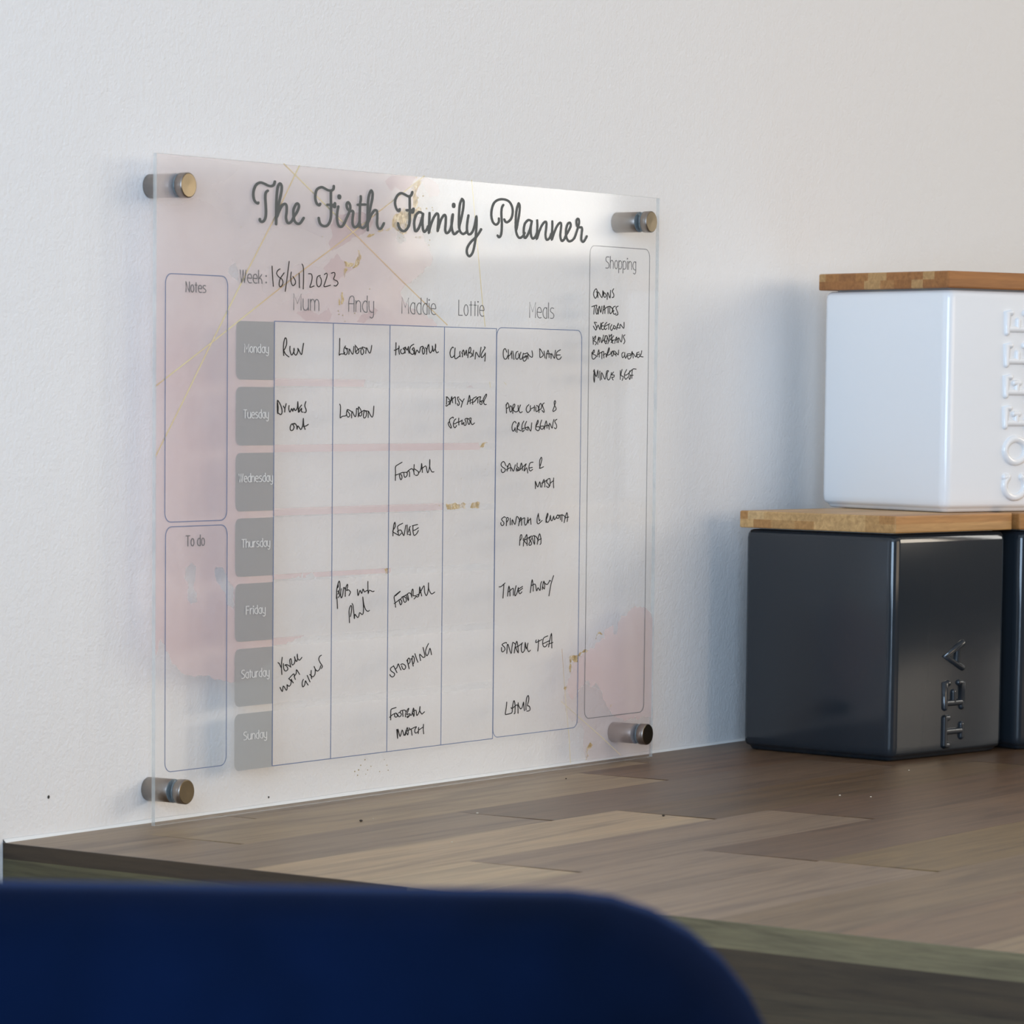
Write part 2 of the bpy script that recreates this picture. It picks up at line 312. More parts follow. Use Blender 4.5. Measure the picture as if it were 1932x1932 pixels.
# ------------------------------------------------------------ planner artwork data (board millimetres x 10, origin lower left corner of the panel)
INK = {
'title_lettering': ('T', 1.220, '728,2787 723,2783 708,2788 696,2799 690,2821 695,2845 712,2867 742,2878 773,2874 801,2867 825,2866 842,2873 850,2888;798,2844 783,2834 779,2813 782,2781 785,2748 782,2724 770,2707 753,2701 740,2706 739,2713;861,2695 862,2728 862,2784 865,2829 872,2863 887,2881 900,2873 901,2852 892,2822 880,2788 869,2752 866,2728 883,2755 903,2780 925,2790 938,2782 939,2755 934,2728 943,2708 958,2704 978,2714 993,2733 1018,2758 1032,2783 1023,2796 1008,2791 990,2766 991,2739 999,2715 1024,2703 1046,2710 1068,2732;1198,2803 1190,2796 1172,2803 1160,2822 1160,2844 1171,2867 1204,2880 1230,2876 1256,2869 1282,2868 1299,2876 1302,2890;1280,2868 1281,2819 1283,2758 1275,2727 1255,2706 1227,2701 1201,2709 1190,2723 1186,2737;1255,2801 1308,2802 1313,2811;1308,2802 1309,2796;1347,2845 1347,2839;1340,2797 1332,2772 1330,2741 1338,2714 1359,2703 1380,2713 1405,2745 1428,2779 1433,2804 1417,2820 1404,2809 1410,2791 1431,2780 1452,2781 1457,2771 1451,2740 1454,2716 1471,2706 1492,2714 1505,2730;1517,2853 1518,2839 1512,2814 1510,2774 1509,2737 1516,2712 1537,2705 1558,2717 1571,2739;1493,2812 1554,2816;1575,2696 1574,2746 1573,2807 1580,2854 1598,2883 1611,2874 1609,2846 1596,2809 1581,2765 1576,2733 1600,2768 1626,2791 1647,2789 1650,2761 1648,2730 1659,2710 1680,2708 1704,2734;1834,2807 1829,2797 1812,2803 1797,2824 1796,2846 1814,2871 1843,2883 1871,2879 1898,2872 1925,2875 1936,2893;1915,2870 1917,2820 1917,2757 1908,2728 1884,2708 1860,2704 1832,2716 1821,2739;1891,2804 1943,2806 1947,2814;1943,2806 1938,2798;2025,2793 1998,2800 1970,2784 1955,2752 1958,2718 1969,2707 1985,2716 2004,2739 2017,2767 2028,2793 2025,2777 2023,2746 2029,2717 2040,2707 2059,2719 2070,2735;2082,2799 2081,2767 2079,2735 2077,2704 2087,2729 2109,2768 2139,2798 2156,2792 2156,2757 2151,2716 2165,2745 2181,2774 2206,2795 2219,2786 2218,2751 2215,2722 2227,2708 2249,2717 2263,2736 2274,2769 2279,2801 2271,2781 2269,2743 2280,2715 2295,2706 2323,2720;2359,2880 2371,2869 2369,2837 2355,2791 2339,2752 2334,2739 2332,2765 2334,2816 2340,2855 2357,2880;2333,2752 2342,2724 2365,2710 2391,2716 2402,2726;2415,2802 2407,2774 2402,2739 2411,2714 2431,2711 2454,2728 2470,2758 2484,2800 2485,2758 2480,2707 2472,2668 2455,2625 2427,2603 2404,2617 2406,2643 2437,2673 2483,2700 2511,2724 2525,2739;2287,2849 2287,2841;2682,2799 2680,2779 2657,2767 2631,2777 2616,2803 2617,2838 2635,2871 2670,2889 2716,2895 2763,2889 2793,2869 2804,2840 2794,2807 2765,2786 2742,2784 2729,2796;2720,2867 2707,2852 2703,2823 2708,2780 2707,2741 2699,2715 2683,2706 2672,2714;2858,2882 2867,2869 2864,2833 2851,2786 2837,2747 2832,2779 2835,2828 2844,2861 2857,2882;2832,2759 2843,2727 2867,2710 2897,2719 2914,2737;2976,2798 2946,2802 2916,2783 2905,2753 2909,2720 2921,2712 2941,2728 2962,2758 2978,2798 2968,2765 2971,2729 2987,2711 3010,2721 3025,2741;3027,2804 3029,2767 3024,2711 3046,2748 3073,2783 3099,2800 3112,2794 3109,2764 3104,2731 3116,2710 3141,2719 3158,2743;3166,2805 3166,2766 3162,2713 3183,2747 3209,2782 3237,2801 3249,2793 3245,2763 3241,2733 3254,2710 3275,2717 3293,2738 3320,2766 3337,2790 3329,2805 3307,2796 3293,2765 3296,2732 3315,2712 3340,2712 3371,2728 3395,2766 3413,2803 3412,2823 3400,2828 3389,2816 3394,2792 3413,2785 3441,2784 3440,2757 3436,2724 3452,2712 3470,2722 3488,2742'),
'week_date': ('H', 0.452, '833,2503 837,2458 843,2411;893,2492 878,2486 867,2471 883,2456 908,2445 915,2430 906,2415 892,2411 886,2423 894,2447 923,2475;962,2529 948,2461 933,2391;978,2481 974,2456 978,2432 991,2419 1008,2427 1009,2442 990,2461;1038,2477 1041,2411;1060,2520 1070,2504 1072,2459 1070,2406;1111,2477 1132,2476 1139,2461 1132,2436 1122,2415 1154,2422;1201,2472 1180,2465 1173,2444 1178,2425 1191,2419 1206,2429 1210,2451 1198,2466;1234,2477 1249,2484 1255,2473 1242,2446 1232,2421 1281,2429;1288,2485 1311,2489 1316,2477 1306,2458 1332,2450 1340,2439 1325,2427 1309,2428'),
'entry_run': ('H', 0.483, '925,2097 922,2121 924,2154 934,2177 944,2172 945,2148 932,2127 925,2121 937,2104 963,2091;972,2140 971,2121 985,2100 1003,2119 1002,2131 1002,2110 1018,2100 1033,2119 1032,2131 1058,2103 1067,2126 1074,2155'),
'entry_drinks': ('H', 0.483, '879,1888 878,1864 881,1830 884,1858 879,1891 902,1870 914,1843 910,1829 901,1826 887,1832;924,1865 935,1855 945,1876;936,1855 934,1837;967,1867 965,1852 974,1837 987,1853 995,1841 1003,1855 1015,1844 1030,1858 1033,1885 1038,1837;1063,1870 1045,1853 1043,1837 1063,1855 1062,1840 1074,1837;1096,1886 1088,1867 1099,1846 1094,1836 1084,1836;1008,1782 988,1782 976,1767 981,1753 998,1755 1006,1770 996,1780 1011,1785 1026,1773 1029,1758 1036,1773 1057,1757 1072,1776 1076,1808 1079,1779 1090,1757;1079,1770 1097,1773 1116,1780'),
'entry_london': ('H', 0.445, '1358,2183 1357,2160 1357,2134 1354,2105 1366,2110 1392,2111 1398,2118;1404,2148 1394,2138 1390,2124 1394,2111 1407,2107 1418,2116 1416,2130 1400,2139 1413,2137 1424,2134;1430,2109 1432,2125 1435,2134 1449,2119 1461,2110 1467,2127 1470,2147;1481,2146 1483,2120;1480,2153 1494,2143 1509,2130 1509,2121 1498,2113 1486,2118 1497,2130 1521,2139 1530,2138 1525,2127 1528,2115 1535,2109 1545,2115 1548,2127 1535,2144 1552,2143 1563,2140;1565,2115 1567,2128 1573,2142 1585,2127 1598,2117 1607,2129 1613,2154'),
'entry_london_tuesday': ('H', 0.446, '1361,1875 1367,1865 1367,1840 1366,1811 1382,1818 1408,1820 1415,1827;1422,1850 1416,1838 1417,1823 1428,1814 1440,1820 1439,1829 1423,1842 1421,1849 1439,1846 1454,1840;1456,1810 1456,1827 1461,1840 1474,1824 1485,1816 1493,1832 1493,1849 1496,1855 1509,1850;1510,1815 1510,1836 1510,1855 1513,1862 1526,1851 1535,1838 1536,1825 1527,1819 1516,1822 1518,1832 1540,1841 1557,1846 1573,1838 1574,1824 1564,1811 1553,1811 1549,1822 1553,1836 1560,1844 1588,1842;1589,1812 1589,1829 1591,1842 1604,1826 1620,1814 1629,1827 1634,1866'),
'entry_homework': ('H', 0.480, '1812,2170 1810,2111;1798,2133 1819,2138 1839,2147;1837,2155 1836,2132 1841,2115;1856,2139 1849,2130 1860,2118 1880,2122 1884,2135 1871,2143 1888,2149;1888,2122 1886,2138 1889,2150 1903,2136 1915,2153 1913,2138 1921,2121;1959,2165 1936,2156 1925,2141 1927,2126 1945,2116 1960,2121 1958,2134 1945,2140 1958,2148 1964,2137 1969,2114 1984,2137 2004,2125 2014,2150 2032,2156 2036,2153;2038,2153 2030,2137 2037,2119 2047,2123 2049,2140 2040,2149;2067,2118 2067,2141 2054,2150;2065,2133 2080,2163 2086,2161 2087,2141 2098,2125 2115,2141 2114,2159 2120,2144 2124,2133 2142,2152 2141,2168 2140,2144 2151,2127 2166,2131'),
'entry_climbing': ('H', 0.480, '2295,2153 2289,2156 2275,2146 2266,2126 2274,2108 2287,2106 2305,2116;2310,2152 2307,2129 2307,2106 2319,2100 2348,2113;2353,2136 2350,2129 2354,2110;2373,2109 2375,2125 2368,2128 2381,2143 2388,2132 2393,2118 2406,2142 2408,2133 2411,2117;2420,2106 2424,2130 2433,2154 2444,2155 2444,2138 2431,2130 2454,2128 2454,2115 2440,2109;2470,2143 2467,2128 2465,2114;2484,2100 2492,2134 2520,2110 2529,2137 2535,2159;2563,2161 2571,2157 2547,2135 2536,2119 2543,2108 2566,2122 2573,2130 2569,2091'),
'entry_daisy': ('H', 0.465, '2242,1911 2240,1892 2240,1876;2237,1912 2247,1912 2263,1900 2271,1891 2261,1878 2240,1868 2235,1871;2254,1889 2271,1890 2285,1898;2269,1875 2278,1898 2284,1914 2289,1898 2292,1884;2285,1898 2313,1913 2317,1895 2318,1880;2346,1912 2335,1911 2337,1899 2349,1885 2347,1874 2337,1872 2332,1881;2351,1904 2375,1890;2393,1904 2380,1891 2366,1863;2419,1876 2430,1902 2438,1921 2444,1902 2445,1880;2427,1890 2461,1901;2467,1877 2466,1893 2470,1905 2498,1915;2457,1886 2475,1888 2492,1897 2504,1909 2533,1915 2535,1910;2478,1889 2504,1907;2511,1884 2512,1899 2510,1907;2533,1910 2528,1893 2530,1881 2539,1876 2548,1881 2545,1888 2533,1892 2550,1895 2557,1891 2565,1881;2564,1892 2558,1896 2566,1912 2585,1928 2586,1918 2569,1899 2563,1885 2574,1876 2586,1877;2300,1809 2296,1814 2277,1808 2267,1800 2270,1785 2283,1765 2277,1761 2261,1773 2256,1785 2265,1792;2322,1805 2310,1799 2301,1784 2303,1769 2316,1762 2328,1773;2305,1782 2317,1782 2336,1790;2347,1809 2346,1793 2348,1775;2336,1789 2350,1790 2374,1798;2376,1800 2374,1778 2391,1788 2391,1778 2401,1773 2410,1778 2409,1790 2400,1801 2407,1807 2424,1807 2441,1798 2443,1785 2434,1778 2424,1788 2418,1804;2438,1807 2453,1809 2452,1790 2465,1777 2484,1785'),
'entry_chicken': ('H', 0.474, '2764,2138 2754,2152 2745,2155 2734,2145 2733,2120 2744,2104 2762,2106 2774,2122;2777,2151 2779,2131 2779,2104;2779,2119 2793,2124 2806,2138;2806,2144 2809,2122 2811,2107;2817,2144 2824,2123 2829,2103;2864,2143 2851,2139 2843,2125 2845,2109 2858,2104 2871,2114;2872,2134 2875,2114;2891,2140 2880,2120 2882,2107 2893,2104 2906,2115 2912,2135;2912,2131 2935,2133 2951,2137 2955,2121 2956,2107;2951,2121 2922,2113 2932,2122 2945,2121 2939,2103 2923,2095 2911,2102 2912,2117;2954,2133 2977,2119 2994,2116 2997,2130 2991,2148;3062,2158 3064,2137 3067,2115 3095,2126 3092,2135 3075,2151 3062,2160;3103,2148 3112,2114;3123,2110 3128,2132 3139,2153 3148,2134 3150,2116;3125,2134 3164,2134 3168,2111 3168,2124 3174,2136 3199,2113 3204,2135 3208,2154;3255,2157 3224,2146 3217,2130 3223,2112 3238,2108 3254,2112 3262,2121;3224,2130 3254,2131'),
'entry_pork': ('H', 0.476, '2762,1877 2765,1858 2767,1834;2766,1874 2775,1886 2787,1874 2784,1863 2766,1856;2802,1871 2793,1858 2801,1840 2814,1846 2814,1863 2803,1871;2823,1833 2824,1855 2825,1873 2839,1879 2839,1868 2827,1851 2850,1840 2871,1846;2870,1873 2873,1846;2892,1875 2881,1858 2879,1846 2892,1836 2908,1841;2969,1877 2951,1866 2945,1850 2959,1837 2978,1845 2984,1856;2982,1872 2984,1847;2986,1855 3020,1865;3020,1872 3018,1845;3032,1865 3033,1847 3043,1842 3057,1852 3053,1868 3038,1873;3062,1837 3061,1857 3064,1873 3076,1883 3087,1872 3081,1857 3063,1850;3109,1886 3093,1875 3108,1850 3107,1838 3089,1848;3208,1898 3202,1889 3206,1875 3221,1855 3197,1843 3191,1848 3203,1869 3214,1889 3210,1898;2854,1784 2845,1792 2830,1787 2818,1770 2819,1751 2831,1744 2845,1759;2845,1761 2849,1742;2863,1737 2863,1756 2866,1772 2878,1787 2881,1777 2866,1757 2899,1745;2924,1794 2909,1775 2908,1752 2916,1741 2929,1750;2911,1755 2965,1765;2949,1792 2936,1774 2938,1759 2950,1749;2962,1747 2965,1765 2988,1744 2996,1785;3034,1752 3036,1773 3052,1798 3055,1787 3037,1767 3064,1765 3068,1755 3056,1745 3038,1750;3088,1799 3076,1778 3077,1760 3091,1752 3107,1760 3107,1768 3080,1768;3113,1752 3119,1773 3129,1795 3137,1775 3138,1758;3110,1765 3149,1773 3158,1752;3156,1763 3162,1783 3185,1758 3192,1783 3201,1802;3229,1803 3209,1793 3226,1773 3226,1761 3217,1755 3205,1760'),
'entry_sausage': ('H', 0.477, '2765,1571 2756,1586 2743,1592 2727,1585 2724,1573 2739,1563 2760,1555 2757,1543 2738,1537 2726,1544 2726,1554;2778,1544 2786,1568 2799,1582 2809,1566 2810,1544;2776,1571 2779,1565;2772,1551 2813,1561 2834,1543 2851,1575;2869,1583 2867,1567 2882,1558 2879,1550 2867,1543 2859,1549 2864,1559;2867,1555 2882,1545 2926,1566 2947,1578;2892,1547 2899,1570 2907,1583 2914,1566 2916,1546;2950,1578 2933,1553 2934,1543 2954,1558 2965,1532;3013,1586 2989,1584 2977,1571 2976,1552 2990,1542 3008,1550;2978,1557 3006,1560;3077,1555 3073,1573 3074,1595 3087,1610 3093,1600 3083,1576 3073,1558 3077,1554 3108,1562;3037,1452 3037,1473 3036,1489 3058,1460 3076,1486 3085,1459;3095,1458 3100,1476 3114,1497 3123,1477 3123,1459;3094,1478 3130,1490 3164,1502 3172,1491 3171,1471 3168,1463;3146,1490 3138,1484 3161,1470 3162,1458 3149,1457 3139,1463;3170,1476 3204,1491;3205,1504 3203,1479 3206,1453'),
'entry_spinach': ('H', 0.478, '2767,1311 2756,1315 2734,1305 2738,1297 2753,1286 2749,1274 2735,1272 2725,1281 2727,1287;2776,1270 2777,1290 2777,1308 2790,1310 2793,1300 2779,1288;2810,1307 2811,1273;2827,1274 2829,1299 2853,1275 2864,1304 2871,1314 2886,1306 2898,1287;2886,1267 2894,1289 2905,1309 2913,1291 2913,1269;2890,1289 2939,1306 2939,1286 2947,1269 2962,1277 2969,1296;2971,1307 2975,1279;2973,1287 2995,1301;2995,1303 3000,1272;3067,1325 3056,1300 3056,1279 3068,1273 3083,1279 3102,1289;3067,1321 3075,1289 3083,1293;3138,1278 3138,1300 3151,1324 3155,1315 3140,1290 3152,1278 3170,1291 3178,1313 3182,1291 3194,1287 3208,1309 3213,1291 3228,1298 3243,1314 3258,1308 3255,1298 3239,1298 3232,1303;3243,1312 3297,1312 3313,1303;3270,1308 3274,1289;3287,1316 3286,1280;3308,1273 3317,1299 3332,1324 3340,1302 3335,1278;3313,1297 3350,1301;2898,1168 2900,1195 2905,1218 2916,1220 2916,1205 2903,1193;2932,1163 2937,1188 2961,1221 2965,1198 2966,1165;2931,1203 2937,1192 3005,1213;2937,1190 2964,1173;2997,1207 2984,1197 3005,1180 3002,1168 2987,1166 2983,1174 3005,1199;3009,1207 3027,1214 3054,1204 3066,1185;3033,1211 3034,1169 3012,1203;3060,1169 3066,1195 3080,1222 3092,1197 3093,1174 3085,1167;3066,1189 3096,1197'),
'entry_take_away': ('H', 0.479, '2717,965 2735,966 2769,982;2759,973 2756,943 2752,907;2794,915 2798,942 2805,965 2813,943 2815,915;2804,937 2842,953 2846,933 2846,917;2870,965 2858,933 2862,914 2879,929 2890,955;2890,955 2893,933 2907,923 2923,932;2893,948 2929,959;2893,935 2929,950;3000,925 3007,961 3016,990 3025,960 3026,931;3007,959 3044,966 3058,932 3071,947 3090,933 3095,964 3104,978;3110,937 3114,957 3124,979 3132,961 3129,939 3112,953;3126,971 3156,961 3178,980;3214,1004 3190,959 3173,902;3177,981 3187,978'),
'entry_snack_tea': ('H', 0.481, '2788,678 2782,682 2749,673 2770,659 2774,646 2756,636 2744,642 2744,659;2792,626 2794,653 2801,672 2830,624 2839,661 2846,679 2868,669;2859,625 2866,653 2880,683 2890,661 2895,624 2872,651;2866,653 2896,658 2934,673;2928,669 2923,655 2925,631 2938,624 2953,638 2958,673 2968,641 2983,669 2976,645 2990,625 3005,632;3060,681 3055,673 3062,669 3113,681;3080,681 3080,657 3075,624;3166,697 3131,689 3119,669 3123,650 3135,642 3151,645 3163,656;3120,658 3181,671;3175,639 3184,669 3201,708 3204,668 3205,633;3175,654 3215,661'),
'entry_lamb': ('H', 0.483, '2796,380 2794,361 2789,341 2785,319 2805,318 2837,321 2845,327 2847,343 2852,367 2861,383 2869,369 2872,347 2870,320 2863,317;2837,350 2841,344 2855,348 2888,360 2897,351 2899,317;2899,370 2904,356 2921,338 2937,345 2948,370 2952,347 2958,326;2973,329 2971,348 2972,366 2978,391 2990,401 2996,393 2996,376 2985,351 2999,347 3009,335 3004,324 2979,322'),
'entry_football_wednesday': ('H', 0.457, '1870,1597 1840,1587 1816,1576 1816,1549 1815,1510;1813,1535 1843,1541 1872,1548;1848,1537 1852,1523 1861,1513 1870,1522 1865,1536 1854,1538;1872,1548 1913,1549 1918,1554 1947,1565 1961,1560 1968,1549;1884,1547 1888,1530 1896,1524 1909,1531 1913,1542 1906,1548;1922,1556 1932,1548 1933,1527;1971,1585 1969,1564 1969,1548 1972,1536;1973,1564 2000,1553 2010,1545 2001,1534 1989,1532 1982,1534;2007,1545 2021,1552 2030,1571 2033,1589 2037,1569 2040,1546;2033,1563 2067,1577 2077,1557 2085,1544 2095,1558 2102,1586 2101,1608 2101,1573 2116,1551 2126,1547 2137,1548'),
'entry_revise': ('H', 0.459, '1799,1244 1800,1265 1805,1295 1814,1309 1817,1289 1797,1266 1817,1256 1838,1248;1879,1303 1839,1290 1840,1272 1844,1250 1851,1245 1869,1255;1835,1263 1851,1270 1867,1268 1888,1243 1897,1268 1905,1293;1916,1294 1916,1270 1919,1247;1943,1286 1935,1280 1926,1259;1935,1276 1944,1253 1943,1244 1931,1248;1960,1289 2004,1294;1965,1287 1965,1266 1971,1246 1980,1242 1998,1251 2010,1265;1968,1267 1979,1267 2011,1278'),
'entry_football_friday': ('H', 0.460, '1862,975 1828,960 1813,950 1816,934 1822,919 1825,899;1823,954 1862,973;1814,917 1849,931 1876,942;1853,935 1857,923 1867,909 1877,918 1874,929 1862,936;1876,946 1912,955 1935,964 1951,959 1960,942;1885,947 1890,931 1901,920 1913,925 1910,941 1890,948;1912,954 1931,927;1924,958 1933,935 1931,928;1960,950 1957,964 1965,981 1971,974 1970,955 1972,949 1993,948 1995,944 1979,933;1998,944 2014,943 2023,963 2025,990 2032,971 2043,945;2002,952 2014,953 2034,967 2061,994 2067,964 2080,946 2090,953 2098,976 2099,1007 2101,979 2116,958 2130,952 2152,960'),
'entry_pub': ('H', 0.450, '1354,912 1350,954 1346,988 1350,1012 1364,1041 1372,1030 1372,1008 1363,990 1355,980;1357,1029 1348,1006 1345,961;1350,1009 1359,1016 1356,1029;1355,993 1363,994 1370,974 1359,964;1382,1005 1378,987 1379,969 1385,962 1394,976 1400,1007 1407,1009 1413,1000;1415,967 1416,996 1420,1011 1431,1024 1434,1016 1426,995 1438,998 1453,990 1455,983 1444,970;1512,997 1515,974 1519,968 1526,981 1534,991 1547,977 1557,997 1568,983 1581,987 1597,990;1596,1032 1597,997 1600,974 1608,989 1635,982 1647,984;1451,841 1448,872 1446,898 1454,917 1462,922 1467,913 1465,894 1457,870;1470,931 1478,920 1485,884 1489,859 1491,870 1494,879 1515,863 1525,871 1531,885 1550,876 1560,883 1561,913 1555,959 1564,922 1580,897 1598,889 1609,893'),
'entry_york': ('H', 0.443, '893,681 904,675 919,655;926,704 921,678 920,655 924,624;935,674 936,657 944,642 957,639 969,646 964,656 955,664 946,666 961,668 992,655;990,655 984,679 983,689 991,694 997,681 998,670 1006,664 1019,672 1023,687 1019,702 1026,687 1036,679 1042,693 1040,713 1041,696 1054,684 1066,688 1075,696;910,565 928,545 935,570 958,549 965,562 963,574 979,566 992,576 997,598;995,597 1011,580;976,602 995,590;978,602 1013,622 1020,607 1027,595;1018,610 1034,623 1036,640 1060,617;1090,592 1081,581 1081,564 1088,557 1100,567 1105,584 1114,575 1126,563;1119,609 1141,577;1154,591 1149,610 1150,631;1139,612 1156,602 1165,600 1179,611 1181,632 1172,648 1181,635 1198,625 1215,633 1224,649;1230,698 1216,693 1209,680 1219,664 1237,646 1229,635'),
'entry_shopping': ('H', 0.461, '1808,614 1790,607 1788,597 1800,589 1820,579 1818,568 1802,563 1788,569 1782,576;1812,617 1841,582;1827,600 1840,606 1851,624 1861,610 1874,593;1872,619 1886,622 1906,615 1913,604 1902,594 1888,599 1879,613;1922,638 1932,622 1942,595;1929,629 1931,642 1940,647 1949,638 1948,627 1934,617;1957,643 1964,639 1977,606;1968,640 1970,656 1984,646 1984,629 1978,618;1990,666 2003,642 2016,623;2038,630 2030,661 2058,645 2075,648 2067,671 2058,693;2104,710 2086,688 2079,668 2091,651 2105,663 2117,686 2130,654'),
'entry_football_sunday': ('H', 0.462, '1836,413 1800,408 1793,401 1792,380 1792,356;1784,369 1807,380 1823,384;1848,376 1834,386 1825,383 1825,371 1837,366 1848,372 1839,383;1839,385 1850,377 1862,366 1875,370 1880,379 1866,387 1856,385;1871,389 1875,394 1907,396 1916,389;1890,392 1894,366;1915,362 1917,381 1937,401 1942,398 1930,381 1926,373 1944,375 1954,372 1935,358 1928,363 1954,368 1967,370 1981,401 1987,379 1984,360 1974,379;1979,385 2002,389 2007,372 2011,363 2023,371 2034,388 2036,405 2034,385 2051,368 2060,370 2074,377;1843,306 1851,262 1850,286 1853,306 1871,270 1888,300 1904,273 1916,286 1920,296;1915,273 1922,292 1931,309 1939,288 1935,273 1925,284;1922,291 1968,301 2003,308 2005,305 1994,294 1996,280 2008,278 2020,283;1945,307 1955,299;1964,300 1972,269;2027,303 2024,273;2026,290 2066,303;2068,316 2066,292 2070,269'),
'list_onions': ('H', 0.489, '3597,2463 3587,2476 3568,2464 3562,2445 3578,2427 3594,2439 3595,2458 3587,2460;3604,2431 3605,2461 3643,2432 3650,2468;3658,2464 3656,2446;3663,2458 3659,2442 3670,2434 3683,2443 3673,2455 3663,2456;3693,2424 3694,2441 3698,2460 3720,2432 3725,2472;3755,2481 3743,2467 3756,2452 3755,2438 3740,2435'),
'list_tomatoes': ('H', 0.489, '3546,2383 3592,2392;3573,2388 3569,2367 3566,2345;3595,2390 3585,2367 3593,2346 3604,2354 3599,2376;3610,2346 3611,2368 3620,2387 3632,2355 3644,2388;3652,2349 3656,2372 3665,2392 3672,2373 3672,2351;3656,2366 3691,2384 3722,2389;3703,2386 3704,2351;3722,2388 3718,2362 3726,2351 3742,2361 3745,2375 3726,2388;3774,2391 3751,2382 3755,2354 3768,2349 3781,2353;3752,2363 3761,2368;3801,2392 3780,2382 3797,2359 3797,2347 3778,2345'),
'list_sweetcorn': ('H', 0.490, '3595,2302 3573,2303 3585,2290 3595,2273 3585,2264 3563,2283;3598,2275 3610,2289 3628,2267 3635,2301;3661,2304 3645,2298 3642,2273 3655,2267 3668,2273;3642,2284 3661,2288;3692,2305 3674,2292 3672,2273 3680,2268 3693,2275;3664,2281 3721,2299;3712,2293 3711,2269;3742,2295 3728,2279 3738,2264 3754,2276 3760,2290 3779,2282 3770,2272 3760,2278;3789,2270 3794,2287 3805,2303 3802,2293 3792,2282 3818,2278;3821,2278 3824,2298 3858,2278 3861,2309'),
'list_baked_beans': ('H', 0.490, '3561,2229 3565,2190;3567,2217 3586,2233 3583,2217 3571,2208 3596,2199 3584,2187;3608,2190 3609,2212 3618,2228 3625,2201;3609,2209 3631,2225 3647,2199 3662,2239;3653,2208 3669,2215 3681,2236 3672,2208 3688,2195 3697,2222 3694,2236 3675,2234;3672,2207 3695,2209;3697,2233 3711,2209 3704,2195;3718,2242 3720,2209;3720,2230 3742,2244 3736,2223 3730,2216 3755,2213 3736,2201;3761,2237 3745,2223 3743,2206 3756,2198;3743,2208 3768,2217;3772,2198 3778,2217 3790,2231 3794,2202;3775,2212 3806,2224;3807,2202 3810,2228 3836,2206 3845,2244;3871,2244 3856,2234 3871,2212 3859,2197'),
'list_bathroom_cleaner': ('H', 0.491, '3553,2148 3555,2121 3570,2113 3592,2125 3591,2133 3561,2140 3575,2150 3572,2161 3561,2151 3558,2139;3604,2126 3610,2145 3618,2162 3623,2144 3623,2124;3607,2137 3658,2154 3666,2146 3668,2121;3648,2151 3649,2117;3661,2136 3687,2143 3690,2126;3693,2125 3702,2150 3716,2174 3720,2166 3712,2152 3699,2136 3731,2142 3737,2154;3757,2159 3744,2147 3744,2132 3757,2135 3760,2151 3747,2156;3760,2158 3773,2139 3786,2149 3769,2159;3786,2132 3786,2149 3807,2139 3811,2163;3858,2153 3842,2143 3851,2124 3870,2137 3871,2152 3872,2137 3880,2122 3896,2142;3896,2144 3925,2146 3932,2138 3899,2134 3909,2118 3932,2127 3943,2158 3951,2141 3955,2124;3932,2138 3954,2148 3981,2130 3990,2151;4013,2156 3993,2151 3994,2132 4007,2127 4023,2137;3994,2142 4023,2146;4039,2163 4033,2144 4020,2137 4036,2132 4053,2131'),
'list_mince_beef': ('H', 0.491, '3570,2050 3579,2058 3572,2022 3579,1994 3583,2028 3579,2053 3597,2023 3611,2057 3616,2018;3631,2052 3632,2030 3636,2005;3648,2010 3649,2045 3680,2011 3692,2037 3698,2053 3714,2054 3702,2042 3702,2017 3715,2007 3731,2017 3743,2046;3764,2049 3747,2034 3769,2033 3766,2022 3747,2021 3760,2007;3831,2057 3831,2011;3847,2063 3837,2033 3860,2025 3849,2006;3893,2063 3872,2039 3876,2017 3889,2013 3905,2024;3872,2034 3898,2037 3943,2062;3924,2057 3915,2031 3922,2012 3931,2022 3928,2036;3986,2066 3959,2067 3947,2057 3944,2017;3937,2033 3957,2034'),
}
WORDS = [
('notes_heading','Notes',20.51,34.67,236.95,4.45),
('to_do_heading','To do',21.27,34.45,123.89,4.60),
('shopping_heading','Shopping',367.49,396.99,258.55,5.90),
('week_heading','Week:',59.62,79.03,242.23,5.63),
('mum_heading','Mum',99.90,119.18,230.86,7.25),
('andy_heading','Andy',142.72,162.66,231.06,7.30),
('maddie_heading','Maddie',185.86,214.02,231.16,7.34),
('lottie_heading','Lottie',233.84,255.67,231.27,7.37),
('meals_heading','Meals',296.72,318.90,231.51,7.44),
('monday','Monday',63.21,80.89,210.78,3.69),
('tuesday','Tuesday',62.69,81.14,180.99,3.70),
('wednesday','Wednesday',59.43,84.55,151.96,3.68),
('thursday','Thursday',61.80,82.73,122.13,3.62),
('friday','Friday',65.30,79.47,91.50,3.64),
('saturday','Saturday',62.01,82.72,62.31,3.72),
('sunday','Sunday',63.80,81.03,33.92,3.61),
]
WASH_LEFT = '-5,2975 783,2972 1606,2970 2041,2970 2095,2965 2153,2948 2181,2911 2168,2885 2109,2874 2069,2900 2037,2942 2019,2939 1998,2872 1973,2812 1982,2787 2026,2776 2009,2738 2032,2700 2073,2651 2100,2614 2123,2576 2114,2550 2070,2536 2039,2510 1982,2482 1916,2455 1864,2416 1882,2378 1940,2341 2006,2317 2118,2294 2168,2259 1921,2125 1617,2020 1575,1992 1567,1949 1793,1819 2516,1696 2554,1662 2517,1617 2245,1404 2219,1324 2066,1304 1822,1272 1795,1055 1630,998 1209,814 1053,784 983,770 803,661 644,602 577,607 519,610 439,627 378,647 333,655 290,645 204,668 135,714 83,779 64,810 45,833 27,793 9,754'
